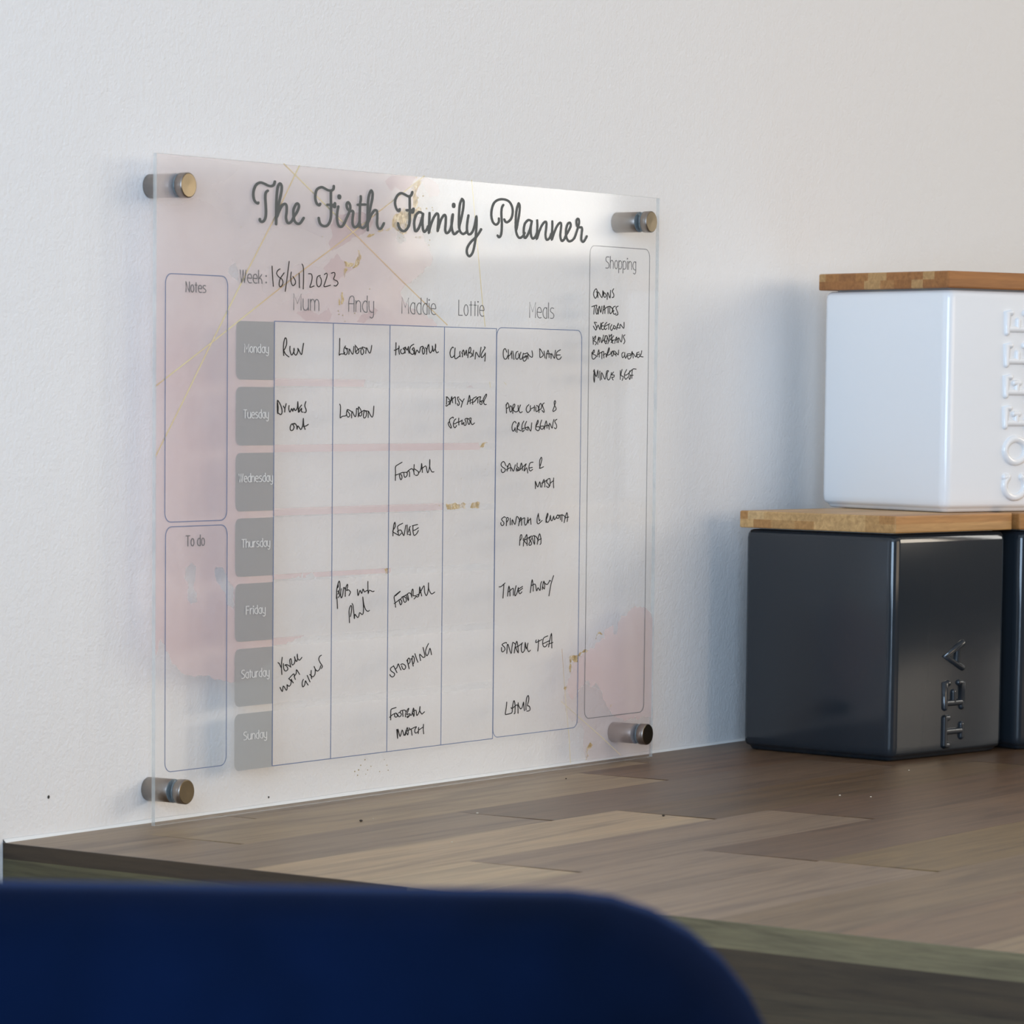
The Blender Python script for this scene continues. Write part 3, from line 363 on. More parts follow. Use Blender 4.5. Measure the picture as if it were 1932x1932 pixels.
WASH_HOLES = '445,1138 488,1134 515,1102 543,1062 574,1039 575,940 524,964 507,1020 472,1053 441,1081 432,1112;224,1140 262,1162 300,1142 292,1095 277,1060 297,1023 308,987 263,977 236,1007 247,1054 217,1097;1009,1070 1074,1073 1091,1092 1103,1042 1062,1041 1017,1043;1115,1079 1165,1082 1190,1069 1157,1042 1112,1042;1834,2703 1890,2712 1878,2679 1904,2665 1861,2643 1817,2662;525,2486 571,2512 599,2472 591,2429 552,2447 518,2462'
WASH_TOPRIGHT_DARK = '1325,2748 1408,2764 1512,2781 1597,2772 1640,2737 1566,2685 1472,2656 1388,2616 1306,2589 1274,2624 1305,2662 1294,2710;1347,2578 1400,2543 1473,2508 1411,2481 1328,2442 1286,2472 1234,2507 1306,2552;1645,2333 1677,2321 1656,2302 1614,2282 1571,2260 1508,2262 1539,2293 1603,2313;1033,2294 1114,2320 1206,2286 1278,2324 1309,2294 1289,2263 1104,2259;1722,2933 1775,2963 1951,2976 1979,2966 1952,2933 1905,2903 1857,2893 1810,2911 1776,2889 1749,2908'
WASH_LIGHT = '2,2961 411,2961 603,2948 507,2878 393,2854 469,2794 604,2741 547,2715 413,2756 299,2786 132,2749 3,2749;606,2581 664,2601 850,2674 999,2698 1151,2668 1254,2642 1285,2563 1204,2506 1081,2532 951,2479 802,2487 684,2459 587,2480 548,2526;763,2438 861,2465 1022,2433 1154,2394 1002,2360 902,2327 833,2344 773,2390'
WASH_RIGHT = '4199,744 4172,780 4125,800 4078,802 4031,815 3984,806 3966,784 3930,766 3874,756 3852,735 3848,710 3840,671 3821,677 3811,707 3806,720 3765,717 3729,701 3725,657 3658,646 3626,623 3586,605 3524,594 3462,568 3427,546 3393,470 3375,447 3358,428 3377,394 3395,373 3413,357 3448,370 3465,398 3501,415 3536,433 3572,440 3591,410 3609,409 3654,426 3681,395 3709,374 3719,344 3756,312 3794,250 3887,225 4027,213 4206,209'
WASH_RIGHT_PALE = '3358,424 3430,366 3536,428 3700,384 3794,250 4206,214 4207,12 3883,21 3572,22 3540,72 3525,121 3542,189 3505,220 3379,263 3343,328 3333,377'
SNIP = '2417,1958 2433,1965 2454,1971 2475,1964 2478,1958'
GOLD_LINES = '926,2974 1471,2681 1872,2464 2254,2262;1047,2972 849,2710 645,2458 398,2145 211,1901 3,1639;2048,2976 1664,2783 1356,2626 1028,2468 397,2146 0,1948;2450,2978 2480,2811 2559,2356 2581,2262;3313,623 3341,425 3391,150 3406,24;3307,353 3706,138 3896,29;2625,1990 2632,1961;2753,1989 2775,1975'
GOLD_PATCHES = '2027,2957 1993,2947 1959,2930 1939,2913 1949,2882 1957,2851 1954,2819 1981,2817 1998,2849 1980,2884 1993,2916 2021,2945;1845,2787 1805,2781 1785,2753 1785,2722 1819,2708 1846,2701 1874,2686 1901,2695 1907,2703 1934,2740 1954,2772 1995,2794 2030,2803 2022,2826 1995,2825 1954,2804 1927,2791 1885,2816 1865,2808;1778,2720 1752,2711 1725,2706 1725,2698 1752,2697 1772,2706;1711,2709 1685,2704 1665,2694 1678,2690 1711,2699;1638,2683 1598,2677 1572,2663 1598,2666 1638,2677;1399,2545 1435,2540 1475,2536 1462,2520 1406,2520;1513,2603 1535,2576 1521,2537 1501,2521 1465,2512 1488,2544 1510,2572;1400,2512 1429,2511 1413,2491 1400,2460 1397,2495;1975,2974 1989,2974 1979,2956;1380,2404 1391,2401 1397,2358 1381,2339 1369,2348;1355,2372 1365,2363 1369,2336 1358,2337;3630,657 3637,686 3661,695 3698,683 3696,677 3666,687 3646,673 3639,656;3532,608 3559,604 3559,597 3497,590 3466,573 3462,549 3427,546 3417,556 3404,566 3398,547 3387,545 3382,567 3386,582 3426,584 3466,582 3488,598;3387,543 3396,538 3399,499 3388,490 3381,505;3588,117 3606,113 3620,102 3598,87 3567,74 3576,49 3554,27 3547,29 3561,53 3548,76 3570,99;3784,289 3779,296 3791,305 3810,306 3797,301;3340,427 3365,423 3345,410 3336,415;2252,1387 2304,1390 2357,1388 2430,1389 2414,1375 2420,1364 2357,1363 2315,1364 2263,1362;2483,1390 2541,1392 2543,1362 2494,1361 2462,1364 2467,1379;2547,1663 2542,1669 2568,1687 2611,1689 2611,1683 2586,1683 2568,1663;1739,1087 1769,1090 1770,1062 1745,1062'
GOLD_DOTS = '2034,2879,48 1993,2868,48 2065,2820,56 2112,2827,36 2118,2814,40 2012,2680,56 1980,2679,40 1952,2678,24 1878,2675,28 1843,2670,28 2094,2670,40 2086,2645,36 2063,2642,16 2049,2628,16 2068,2607,20 2053,2620,16 2015,2619,20 1837,2622,28 1784,2685,20 2021,2903,16 2034,2892,16 2089,2926,20 2096,2918,20 2083,2905,24 2089,2884,20 2104,2707,28 2100,2721,16 1603,2420,28 1352,2311,32 1358,2295,32 1389,2291,32 1406,2264,25 1484,2303,32 608,2672,25 1226,2653,25 1591,177,35 1557,153,35 1640,142,29 1540,132,41 1509,127,35 1532,107,35 1613,126,29 1749,165,23 1772,137,29 1712,111,29 1782,112,29 1599,107,23 2196,1382,29 2170,1388,18 1837,1364,18 2381,1511,23 2592,1555,23 2618,1578,18'
LAYOUT = {'vx': [86.04, 131.34, 176.84, 222.44, 267.85], 'top': 225.31, 'bot': 20.3, 'rows': [224.96, 198.39, 195.16, 168.48, 165.17, 138.54, 135.37, 108.72, 105.54, 79.01, 75.77, 49.32, 45.97, 19.88], 'dayL': 57.66, 'notes': [6.72, 51.1, 244.7, 134.87], 'todo': [7.27, 51.44, 132.76, 23.35], 'shop': [353.0, 411.37, 269.69, 24.67], 'meals': [268.06, 346.14, 225.93, 20.72], 'print': [-0.02, 420.46]}


# ------------------------------------------------------------ the acrylic planner
ZB = 1.17            # gap between the worktop and the panel
BW, BH, DF = 420.0, 297.0, 17.0
planner = empty('wall_planner', (0.21, -0.0155, ZB * MM), 0, 'clear acrylic family planner with pink watercolour print and black handwriting on the white wall', 'planner')
PO = Vector((-0.21, 0.0155, 0))
def P(u, v, d): return Vector((u * MM, -d * MM, v * MM)) + PO

m_acr = bpy.data.materials.new('acrylic'); m_acr.use_nodes = True
nt = m_acr.node_tree; nt.nodes.remove(nt.nodes['Principled BSDF'])
tr = nd(m_acr, 'ShaderNodeBsdfTransparent'); gl = nd(m_acr, 'ShaderNodeBsdfGlossy'); gl.inputs['Roughness'].default_value = 0.06
fr = nd(m_acr, 'ShaderNodeFresnel'); fr.inputs['IOR'].default_value = 1.49; mx = nd(m_acr, 'ShaderNodeMixShader')
tr.inputs['Color'].default_value = (1, 1, 1, 1)
fm = nd(m_acr, 'ShaderNodeMath', operation='MULTIPLY'); fm.inputs[1].default_value = 0.85; lk(m_acr, fr.outputs[0], fm.inputs[0])
ge = nd(m_acr, 'ShaderNodeNewGeometry'); bfm = nd(m_acr, 'ShaderNodeMath', operation='SUBTRACT'); bfm.inputs[0].default_value = 1.0; lk(m_acr, ge.outputs['Backfacing'], bfm.inputs[1])
f2 = nd(m_acr, 'ShaderNodeMath', operation='MULTIPLY'); lk(m_acr, fm.outputs[0], f2.inputs[0]); lk(m_acr, bfm.outputs[0], f2.inputs[1]); lk(m_acr, f2.outputs[0], mx.inputs[0]); lk(m_acr, tr.outputs[0], mx.inputs[1]); lk(m_acr, gl.outputs[0], mx.inputs[2]); lk(m_acr, mx.outputs[0], outp(m_acr).inputs['Surface'])
m_acrb = bpy.data.materials.new('acrylic_back'); m_acrb.use_nodes = True
m_acrb.node_tree.nodes.remove(m_acrb.node_tree.nodes['Principled BSDF'])
tr = nd(m_acrb, 'ShaderNodeBsdfTransparent'); tr.inputs['Color'].default_value = (1, 1, 1, 1); lk(m_acrb, tr.outputs[0], outp(m_acrb).inputs['Surface'])
m_acre = new_mat('acrylic_sawn_edge', srgb('c3c8c4'), 0.25, spec=0.6)
v = coords(m_acre); ne = noise_tex(m_acre, v, 60, 3); rr = ramp(m_acre, ne.outputs[0], [(0.35, srgb('c0c4c1')), (0.65, srgb('d8dad5'))])
lk(m_acre, rr.outputs[0], bsdf(m_acre).inputs['Base Color']); see_through(m_acre, 0.55)
vs = [P(0, 0, DF), P(BW, 0, DF), P(BW, BH, DF), P(0, BH, DF), P(0, 0, DF - 2), P(BW, 0, DF - 2), P(BW, BH, DF - 2), P(0, BH, DF - 2)]
fs = [(0, 1, 2, 3), (5, 4, 7, 6), (0, 4, 5, 1), (1, 5, 6, 2), (2, 6, 7, 3), (3, 7, 4, 0)]
panel = from_py('acrylic_panel', vs, fs, [m_acr, m_acrb, m_acre], planner)
for i, p_ in enumerate(panel.data.polygons): p_.material_index = 0 if i == 0 else 1 if i == 1 else 2

# --- ink ribbons
KX = 0.575           # broad nib: strokes are wider across than they are tall
def dense(pts, n=4):
    """centripetal Catmull-Rom through the points"""
    if len(pts) < 3: return list(pts)
    out = []
    P_ = [pts[0]] + list(pts) + [pts[-1]]
    for i in range(1, len(P_) - 2):
        p0, p1, p2, p3 = (Vector(P_[i + k]) for k in (-1, 0, 1, 2))
        for k in range(n):
            t = k / n
            a = 0.5 * ((2 * p1) + (p2 - p0) * t + (2 * p0 - 5 * p1 + 4 * p2 - p3) * t * t + (3 * p1 - p0 - 3 * p2 + p3) * t ** 3)
            out.append((a.x, a.y))
    out.append(tuple(pts[-1]))
    return out
def ribbon(vs, fs, pts, w, depth, kx=KX, smooth=True, caps=True):
    q = dense(pts) if smooth else list(pts)
    q = [Vector((x * kx, y)) for x, y in q]
    q = [a for i, a in enumerate(q) if i == 0 or (a - q[i - 1]).length > 0.02]
    if len(q) == 1: q.append(q[0] + Vector((0, 0.05)))
    h = w / 2; n = len(q); L = []; R = []
    for i in range(n):
        t1 = (q[i] - q[i - 1]).normalized() if i > 0 else (q[1] - q[0]).normalized()
        t2 = (q[i + 1] - q[i]).normalized() if i < n - 1 else t1
        t = t1 + t2
        if t.length < 0.35: t = t2
        t.normalize(); nn = Vector((-t.y, t.x)); s = 1 / max(0.75, abs(nn.dot(Vector((-t2.y, t2.x)))))
        L.append(q[i] + nn * h * s); R.append(q[i] - nn * h * s)
    b = len(vs); d0 = depth + (len(fs) % 97) * 0.0004
    for i_, (a, c) in enumerate(zip(L, R)):
        dd = d0 + i_ * 0.0016          # the ink film lies a hair higher as the stroke goes on
        vs.append(P(a.x / kx, a.y, dd)); vs.append(P(c.x / kx, c.y, dd))
    for i in range(n - 1): fs.append((b + 2 * i, b + 2 * i + 1, b + 2 * i + 3, b + 2 * i + 2))
    if caps:
        turns = {0, n - 1}
        for i in range(1, n - 1):
            if (q[i] - q[i - 1]).normalized().dot((q[i + 1] - q[i]).normalized()) < 0.75: turns.add(i)
        for i in turns:
            b = len(vs)
            for k in range(10):
                a = 2 * PI * k / 10; vs.append(P((q[i].x + h * math.cos(a)) / kx, q[i].y + h * math.sin(a), d0 + i * 0.0016 + 0.004))
            fs.append(tuple(range(b, b + 10)))
def parse(s): return [[tuple(int(c) / 10 for c in p.split(',')) for p in st.split(' ')] for st in s.split(';')]

m_pen = new_mat('marker_ink', (0.008, 0.008, 0.009), 0.45, spec=0.12)
m_title = new_mat('title_ink', srgb('5d605f'), 0.5, spec=0.12)
m_type = new_mat('type_ink', srgb('68686a'), 0.5, spec=0.12)
m_typew = new_mat('type_white', srgb('e2e3e2'), 0.5, spec=0.12)
m_line = new_mat('line_ink', srgb('66779a'), 0.5, spec=0.12)
m_lineg = new_mat('line_ink_grey', srgb('77787c'), 0.5, spec=0.12)
m_grey = new_mat('day_block_ink', srgb('bcbebe'), 0.5, spec=0.15); see_through(m_grey, 0.88, (0.55, 0.55, 0.55), 0.42)
lab = {'title_lettering': 'grey script title reading The Firth Family Planner', 'week_date': 'handwritten date 18/01/2023'}
for name, (kind, wd, data) in INK.items():
    vs, fs = [], []
    wd = wd * (1.0 if kind == 'T' else 1.0)
    for st in parse(data): ribbon(vs, fs, st, wd * (1.55 if kind == 'T' and len(st) == 2 and abs(st[0][1] - st[1][1]) < 1.4 and abs(st[0][0] - st[1][0]) < 1.5 else 1), 17.06 if kind == 'H' else 17.05)
    nm = name if kind == 'T' else ('handwritten_date' if name == 'week_date' else 'handwritten_note')
    txt = name.replace('entry_', '').replace('list_', '').replace('_', ' ')
    if kind == 'T':   # swollen terminals of the script
        pass
    from_py(nm, vs, fs, m_title if kind == 'T' else m_pen, planner, label=lab.get(name, 'black handwriting: ' + txt))

# --- thin printed type, one pen width
def ell(cx, cy, rx, ry, a0=0, a1=360, n=12): return [(cx + rx * math.cos(math.radians(a0 + (a1 - a0) * k / n)), cy + ry * math.sin(math.radians(a0 + (a1 - a0) * k / n))) for k in range(n + 1)]
ARCH = [(0, .45), (.07, .62), (.2, .71), (.34, .66), (.42, .48), (.42, 0)]
BOWL = [(.42, .6), (.32, .7), (.2, .7), (.06, .56), (0, .35), (.05, .14), (.17, .02), (.3, -.02), (.42, 0)]
TAIL = [(.42, .71), (.42, -.12), (.37, -.3), (.24, -.38), (.08, -.3)]
S_ = 's'; L_ = 'l'
GL = {
 'M': (.62, [(L_, [(0, 0), (0, 1), (.31, .4), (.62, 1), (.62, 0)])]),
 'N': (.48, [(L_, [(0, 0), (0, 1), (.48, 0), (.48, 1)])]),
 'T': (.5, [(L_, [(0, 1), (.5, 1)]), (L_, [(.25, 1), (.25, 0)])]),
 'F': (.42, [(L_, [(0, 0), (0, 1), (.42, 1)]), (L_, [(0, .52), (.36, .52)])]),
 'L': (.38, [(L_, [(0, 1), (0, 0), (.38, 0)])]),
 'W': (.64, [(L_, [(0, 1), (.16, 0), (.32, 1), (.48, 0), (.64, 1)])]),
 'A': (.47, [(S_, [(0, 0), (0, .3), (0, .6), (.07, .85), (.25, 1), (.41, .95), (.47, .8), (.47, .4), (.47, 0)]), (L_, [(0, .5), (.47, .5)])]),
 'S': (.46, [(S_, [(.45, .97), (.3, 1), (.12, .96), (.02, .8), (.07, .62), (.25, .52), (.41, .4), (.46, .22), (.38, .05), (.2, 0), (.0, .02)])]),
 'u': (.46, [(S_, [(0, .71), (0, .45), (0, .22), (.07, .05), (.2, -.01), (.36, .05), (.46, .22)]), (L_, [(.46, .71), (.46, 0)])]),
 'm': (.72, [(L_, [(0, .71), (0, 0)]), (S_, [(0, .48), (.07, .64), (.18, .71), (.3, .64), (.36, .46), (.36, .2), (.36, 0)]), (S_, [(.36, .48), (.43, .64), (.54, .71), (.66, .64), (.72, .46), (.72, .2), (.72, 0)])]),
 'n': (.42, [(L_, [(0, .71), (0, 0)]), (S_, ARCH)]),
 'h': (.42, [(L_, [(0, 1.05), (0, 0)]), (S_, ARCH)]),
 'd': (.42, [(S_, BOWL), (L_, [(.42, 1.05), (.42, 0)])]),
 'a': (.42, [(S_, BOWL), (L_, [(.42, .71), (.42, 0)])]),
 'g': (.42, [(S_, BOWL), (S_, TAIL)]),
 'p': (.42, [(L_, [(0, .71), (0, -.35)]), (S_, [(0, .52), (.1, .68), (.24, .71), (.37, .6), (.42, .36), (.37, .12), (.24, 0), (0, .02)])]),
 'y': (.42, [(S_, [(0, .71), (0, .4), (.03, .16), (.14, .03), (.28, 0), (.42, .02)]), (S_, TAIL)]),
 'i': (.02, [(L_, [(.01, .71), (.01, 0)]), (L_, [(.01, .93), (.01, .95)])]),
 'l': (.02, [(L_, [(.01, 1.05), (.01, 0)])]),
 't': (.26, [(L_, [(.13, .95), (.13, 0)]), (L_, [(0, .71), (.26, .71)])]),
 'r': (.3, [(L_, [(0, .71), (0, 0)]), (S_, [(0, .42), (.07, .6), (.18, .7), (.3, .7)])]),
 'e': (.45, [(S_, [(0, .38), (.2, .38), (.45, .38), (.44, .54), (.36, .67), (.22, .71), (.07, .62), (0, .38), (.03, .18), (.12, .05), (.26, -.01), (.44, .02)])]),
 'o': (.42, [(S_, ell(.21, .355, .21, .36, 0, 360, 14))]),
 's': (.4, [(S_, [(.38, .67), (.26, .71), (.11, .69), (.03, .58), (.06, .45), (.2, .38), (.34, .3), (.4, .18), (.34, .04), (.2, 0), (.02, .01)])]),
 'k': (.38, [(L_, [(0, 1.05), (0, 0)]), (L_, [(.35, .71), (0, .3)]), (S_, [(.1, .42), (.28, .36), (.36, .2), (.38, 0)])]),
 ':': (.03, [(L_, [(.01, .08), (.01, .1)]), (L_, [(.01, .6), (.01, .62)])]),
 ' ': (.12, []),
}
def word(text, x0, x1, base, cap, wd, depth):
    gap = .17; tot = 0; xs = []
    for c in text: xs.append(tot); tot += GL[c][0] + gap
    tot -= gap; k = (x1 - x0) / tot
    vs, fs = [], []
    for c, gx in zip(text, xs):
        for kind, st in GL[c][1]:
            pts = [(x0 + (gx + x) * k, base + y * cap) for x, y in st]
            big = wd * (1.8 if (len(pts) == 2 and abs(pts[0][1] - pts[1][1]) < cap * .05 and pts[0][0] == pts[1][0]) else 1)
            ribbon(vs, fs, pts, big, depth, 0.62, smooth=(kind == S_), caps=True)
    return vs, fs
days = []
for name, text, x0, x1, b, c in WORDS:
    if name.endswith('heading'):
        vs, fs = word(text.replace(':', ' :'), x0, x1, b, c, 0.41, 17.05)
        from_py('heading', vs, fs, m_type, planner, label='thin grey printed word ' + text)
    else: days.append((text, x0, x1, b, c))
# --- frames and grid lines
def rrect(l, r, t, b, rad, kx=1.0, n=6):
    o = []
    for cx, cy, a0 in ((r - rad, t - rad, 0), (l + rad, t - rad, 90), (l + rad, b + rad, 180), (r - rad, b + rad, 270)):
        for k in range(n + 1):
            a = math.radians(a0 + 90 * k / n); o.append((cx + rad * math.cos(a), cy + rad * math.sin(a)))
    return o
def frame(name, l, r, t, b, mat, wd=0.36, rad=4.2, lab_=None):
    pts = rrect(l, r, t, b, rad); pts.append(pts[0]); pts.append(pts[1]); vs, fs = [], []
    ribbon(vs, fs, pts, wd, 16.6, 0.62, smooth=False, caps=False)
    from_py(name, vs, fs, mat, planner, label=lab_)
LY = LAYOUT
frame('outline_box', *LY['notes'], m_line, lab_='rounded outline of the Notes box')
frame('outline_box', *LY['todo'], m_line, lab_='rounded outline of the To do box')
frame('outline_box', *LY['shop'], m_lineg, lab_='rounded grey outline of the Shopping box')
frame('outline_box', *LY['meals'], m_line, lab_='rounded outline of the Meals column')
vx, tp, bt = LY['vx'], LY['top'], LY['bot']
vs, fs = [], []
ribbon(vs, fs, [(vx[0], bt), (vx[0], tp), (vx[4], tp), (vx[4], bt), (vx[0], bt)], 0.38, 16.58, 0.62, False)
for x in vx[1:4]: ribbon(vs, fs, [(x, tp), (x, bt)], 0.38, 16.58, 0.62, False)
from_py('planner_grid', vs, fs, m_line, planner)
# --- day blocks with their names
rw = LY['rows']; dl = LY['dayL']
for i in range(7):
    t, b = rw[2 * i], rw[2 * i + 1]; r = vx[0] - 0.15
    pts = [(r, b), (r, t)] + [(x, y) for x, y in rrect(dl, r, t, b, 3.4)[7:21]]
    vs = [P(x, y, 16.45) for x, y in pts]
    blk = from_py('day_block', vs, [tuple(range(len(vs)))], m_grey, planner, label='grey block for ' + days[i][0])
    vs, fs = word(*days[i], 0.31, 17.05)
    from_py('day_name', vs, fs, m_typew, blk, label='pale printed word ' + days[i][0])
# --- translucent off-white cells
m_cell = new_mat('cell_ink', srgb('d9d6d5'), 0.5)
v = coords(m_cell); nc = noise_tex(m_cell, v, 25, 4); rc = ramp(m_cell, nc.outputs[0], [(0.35, srgb('efedec')), (0.65, srgb('f5f3f2'))])
lk(m_cell, rc.outputs[0], bsdf(m_cell).inputs['Base Color']); see_through(m_cell, 0.22, (0.995, 0.985, 0.98), 0.22)
for i in range(7):
    t, b = rw[2 * i], rw[2 * i + 1]
    vs = [P(x, y, 16.4) for x, y in ((vx[0], b), (vx[4], b), (vx[4], t), (vx[0], t))]
    from_py('row_panel', vs, [(0, 1, 2, 3)], m_cell, planner)
l, r, t, b = LY['meals']
pts = rrect(l, r, t, b, 4.2); from_py('meals_panel', [P(x, y, 16.38) for x, y in pts], [tuple(range(len(pts)))], m_cell, planner)
# --- watercolour washes, ragged outlines with holes
def ragged(pts, amp, step=1.2, seed=0):
    out = []
    n = len(pts)
    for i in range(n):
        a = Vector(pts[i]); b = Vector(pts[(i + 1) % n]); L = (b - a).length; k = max(1, int(L / step))
        nn = Vector((-(b - a).y, (b - a).x)).normalized() if L > 0 else Vector((0, 0))
        straight = (a.x < 1.0 and b.x < 1.0) or (a.y > 294.5 and b.y > 294.5) or (a.x > 418.5 and b.x > 418.5) or (a.y < 4 and b.y < 4)
        for j in range(k):
            p_ = a.lerp(b, j / k)
            d = 0 if (straight or j == 0 and False) else amp * (noise.noise(Vector((p_.x * .35, p_.y * .35, seed))) + .6 * noise.noise(Vector((p_.x * 1.3, p_.y * 1.3, seed + 7))))
            q = p_ + nn * d
            out.append((min(max(q.x, 0.02), 419.95), min(max(q.y, 0.3), 296.9)))
    return out
def filled(name, loops, mat, depth, amp, seed=0, parent=None, step=1.2):
    cu_ = bpy.data.curves.new('c', 'CURVE'); cu_.dimensions = '2D'; cu_.fill_mode = 'BOTH'
    for i, lp in enumerate(loops):
        pts = ragged(lp, amp, step, seed + i * 3) if amp else lp
        s = cu_.splines.new('POLY'); s.points.add(len(pts) - 1); s.use_cyclic_u = True
        for k, (x, y) in enumerate(pts): s.points[k].co = (x, y, 0, 1)
    o = bpy.data.objects.new('c', cu_); me = bpy.data.meshes.new_from_object(o)
    for v_ in me.vertices: v_.co = P(v_.co.x, v_.co.y, depth)
    bpy.data.objects.remove(o); bpy.data.curves.remove(cu_)
    me.name = name
    return link_mesh(name, me, mat, parent or planner)
def knocked_out(m, alpha):
    """the press leaves the wash out under the white cells: alpha x (outside the cell rows)"""
    tc = nd(m, 'ShaderNodeTexCoord'); sp = nd(m, 'ShaderNodeSeparateXYZ'); lk(m, tc.outputs['Object'], sp.inputs[0])
    rw_ = LAYOUT['rows']; vx_ = LAYOUT['vx']
    zz = nd(m, 'ShaderNodeMapRange'); zz.inputs['From Min'].default_value = 0; zz.inputs['From Max'].default_value = 0.3; lk(m, sp.outputs['Z'], zz.inputs['Value'])
    st = [(0.0, (1, 1, 1))]
    for i in range(6, -1, -1): st += [(rw_[2 * i + 1] / 300, (0, 0, 0)), (rw_[2 * i] / 300, (1, 1, 1))]
    rz_ = ramp(m, zz.outputs[0], st); rz_.color_ramp.interpolation = 'CONSTANT'
    a = nd(m, 'ShaderNodeMath', operation='GREATER_THAN'); a.inputs[1].default_value = (vx_[0]) * MM - 0.21; lk(m, sp.outputs['X'], a.inputs[0])
    b = nd(m, 'ShaderNodeMath', operation='LESS_THAN'); b.inputs[1].default_value = (vx_[4]) * MM - 0.21; lk(m, sp.outputs['X'], b.inputs[0])
    ab = nd(m, 'ShaderNodeMath', operation='MULTIPLY'); lk(m, a.outputs[0], ab.inputs[0]); lk(m, b.outputs[0], ab.inputs[1])
    inv = nd(m, 'ShaderNodeMath', operation='SUBTRACT'); inv.inputs[0].default_value = 1; lk(m, rz_.outputs[0], inv.inputs[1])
    cell = nd(m, 'ShaderNodeMath', operation='MULTIPLY'); lk(m, inv.outputs[0], cell.inputs[0]); lk(m, ab.outputs[0], cell.inputs[1])
    keep = nd(m, 'ShaderNodeMath', operation='SUBTRACT'); keep.inputs[0].default_value = 1; lk(m, cell.outputs[0], keep.inputs[1])
    o_ = nd(m, 'ShaderNodeMath', operation='MULTIPLY'); lk(m, keep.outputs[0], o_.inputs[0]); lk(m, alpha, o_.inputs[1])
    return o_.outputs[0], keep.outputs[0]
def wash_mat(name, c1, c2, a0, a1, sc_=9.0, tint=(0.99, 0.95, 0.945)):
    m = new_mat(name, c1, 0.5)
    v = coords(m); n = noise_tex(m, v, sc_, 6, 0.6, 0.8); r = ramp(m, n.outputs[0], [(0.36, c1), (0.5, tuple((a + b) / 2 for a, b in zip(c1, c2))), (0.62, c2)])
    lk(m, r.outputs[0], bsdf(m).inputs['Base Color'])
    n2 = noise_tex(m, v, sc_ * 1.3, 3, 0.5, 0.2); r2 = ramp(m, n2.outputs[0], [(0.35, (a0,) * 3), (0.65, (a1,) * 3)])
    al, keep = knocked_out(m, r2.outputs[0])
    see_through(m, al)
    t = [n_ for n_ in m.node_tree.nodes if n_.type == 'BSDF_TRANSPARENT'][0]
    tm = nd(m, 'ShaderNodeMix', data_type='RGBA'); tm.inputs['A'].default_value = (1, 1, 1, 1); tm.inputs['B'].default_value = (*tint, 1)
    lk(m, keep, tm.inputs['Factor']); lk(m, tm.outputs['Result'], t.inputs['Color']); return m
def lighter_upwards(m):
    b_ = bsdf(m).inputs['Base Color']; src_ = b_.links[0].from_socket
    tc = nd(m, 'ShaderNodeTexCoord'); sp = nd(m, 'ShaderNodeSeparateXYZ'); lk(m, tc.outputs['Object'], sp.inputs[0])
    n_ = noise_tex(m, tc.outputs['Object'], 7, 5, .6, 1.0)
    a_ = nd(m, 'ShaderNodeMath', operation='MULTIPLY_ADD'); a_.inputs[1].default_value = 0.16; lk(m, n_.outputs[0], a_.inputs[0]); lk(m, sp.outputs['Z'], a_.inputs[2])
    r_ = ramp(m, a_.outputs[0], [(0.27, (0, 0, 0)), (0.345, (.75,) * 3), (0.38, (1, 1, 1))])
    x_ = nd(m, 'ShaderNodeMix', data_type='RGBA'); lk(m, r_.outputs[0], x_.inputs['Factor']); lk(m, src_, x_.inputs['A']); x_.inputs['B'].default_value = (*srgb('efe5e3'), 1)
    for l_ in list(b_.links): m.node_tree.links.remove(l_)
    lk(m, x_.outputs['Result'], b_)
    for n_ in m.node_tree.nodes:
        if n_.type == 'BSDF_TRANSLUCENT': lk(m, x_.outputs['Result'], n_.inputs['Color'])
m_wash = wash_mat('watercolour_pink', srgb('e3c4c5'), srgb('efd8d8'), 0.34, 0.46)
lighter_upwards(m_wash)
m_washd = wash_mat('watercolour_pink_deep', srgb('c9b0b3'), srgb('cfbabc'), 0.06, 0.24, 9.0, (0.97, 0.93, 0.935))
m_washl = wash_mat('watercolour_pink_pale', srgb('e3dcda'), srgb('eae6e4'), 0.05, 0.26, 14, (1, 1, 1))
m_washp = wash_mat('watercolour_blush', srgb('d9c9ca'), srgb('ddd0d0'), 0.15, 0.30, 14, (0.97, 0.94, 0.94))
filled('watercolour_wash', parse(WASH_LEFT) + parse(WASH_HOLES), m_wash, 16.10, 1.1, 1)
filled('watercolour_wash', parse(WASH_RIGHT_PALE), m_washp, 16.06, 1.2, 2)
filled('watercolour_wash', parse(WASH_RIGHT), m_wash, 16.10, 1.6, 3)
for k, lp in enumerate(parse(WASH_TOPRIGHT_DARK)): filled('watercolour_shade', [lp], m_washd, 16.16, 1.0, 11 + k)
for k, lp in enumerate(parse(WASH_LIGHT)): filled('watercolour_bloom', [lp], m_washl, 16.14, 1.0, 31 + k)
filled('watercolour_shade', parse(SNIP), m_washd, 16.45, 0, 0)
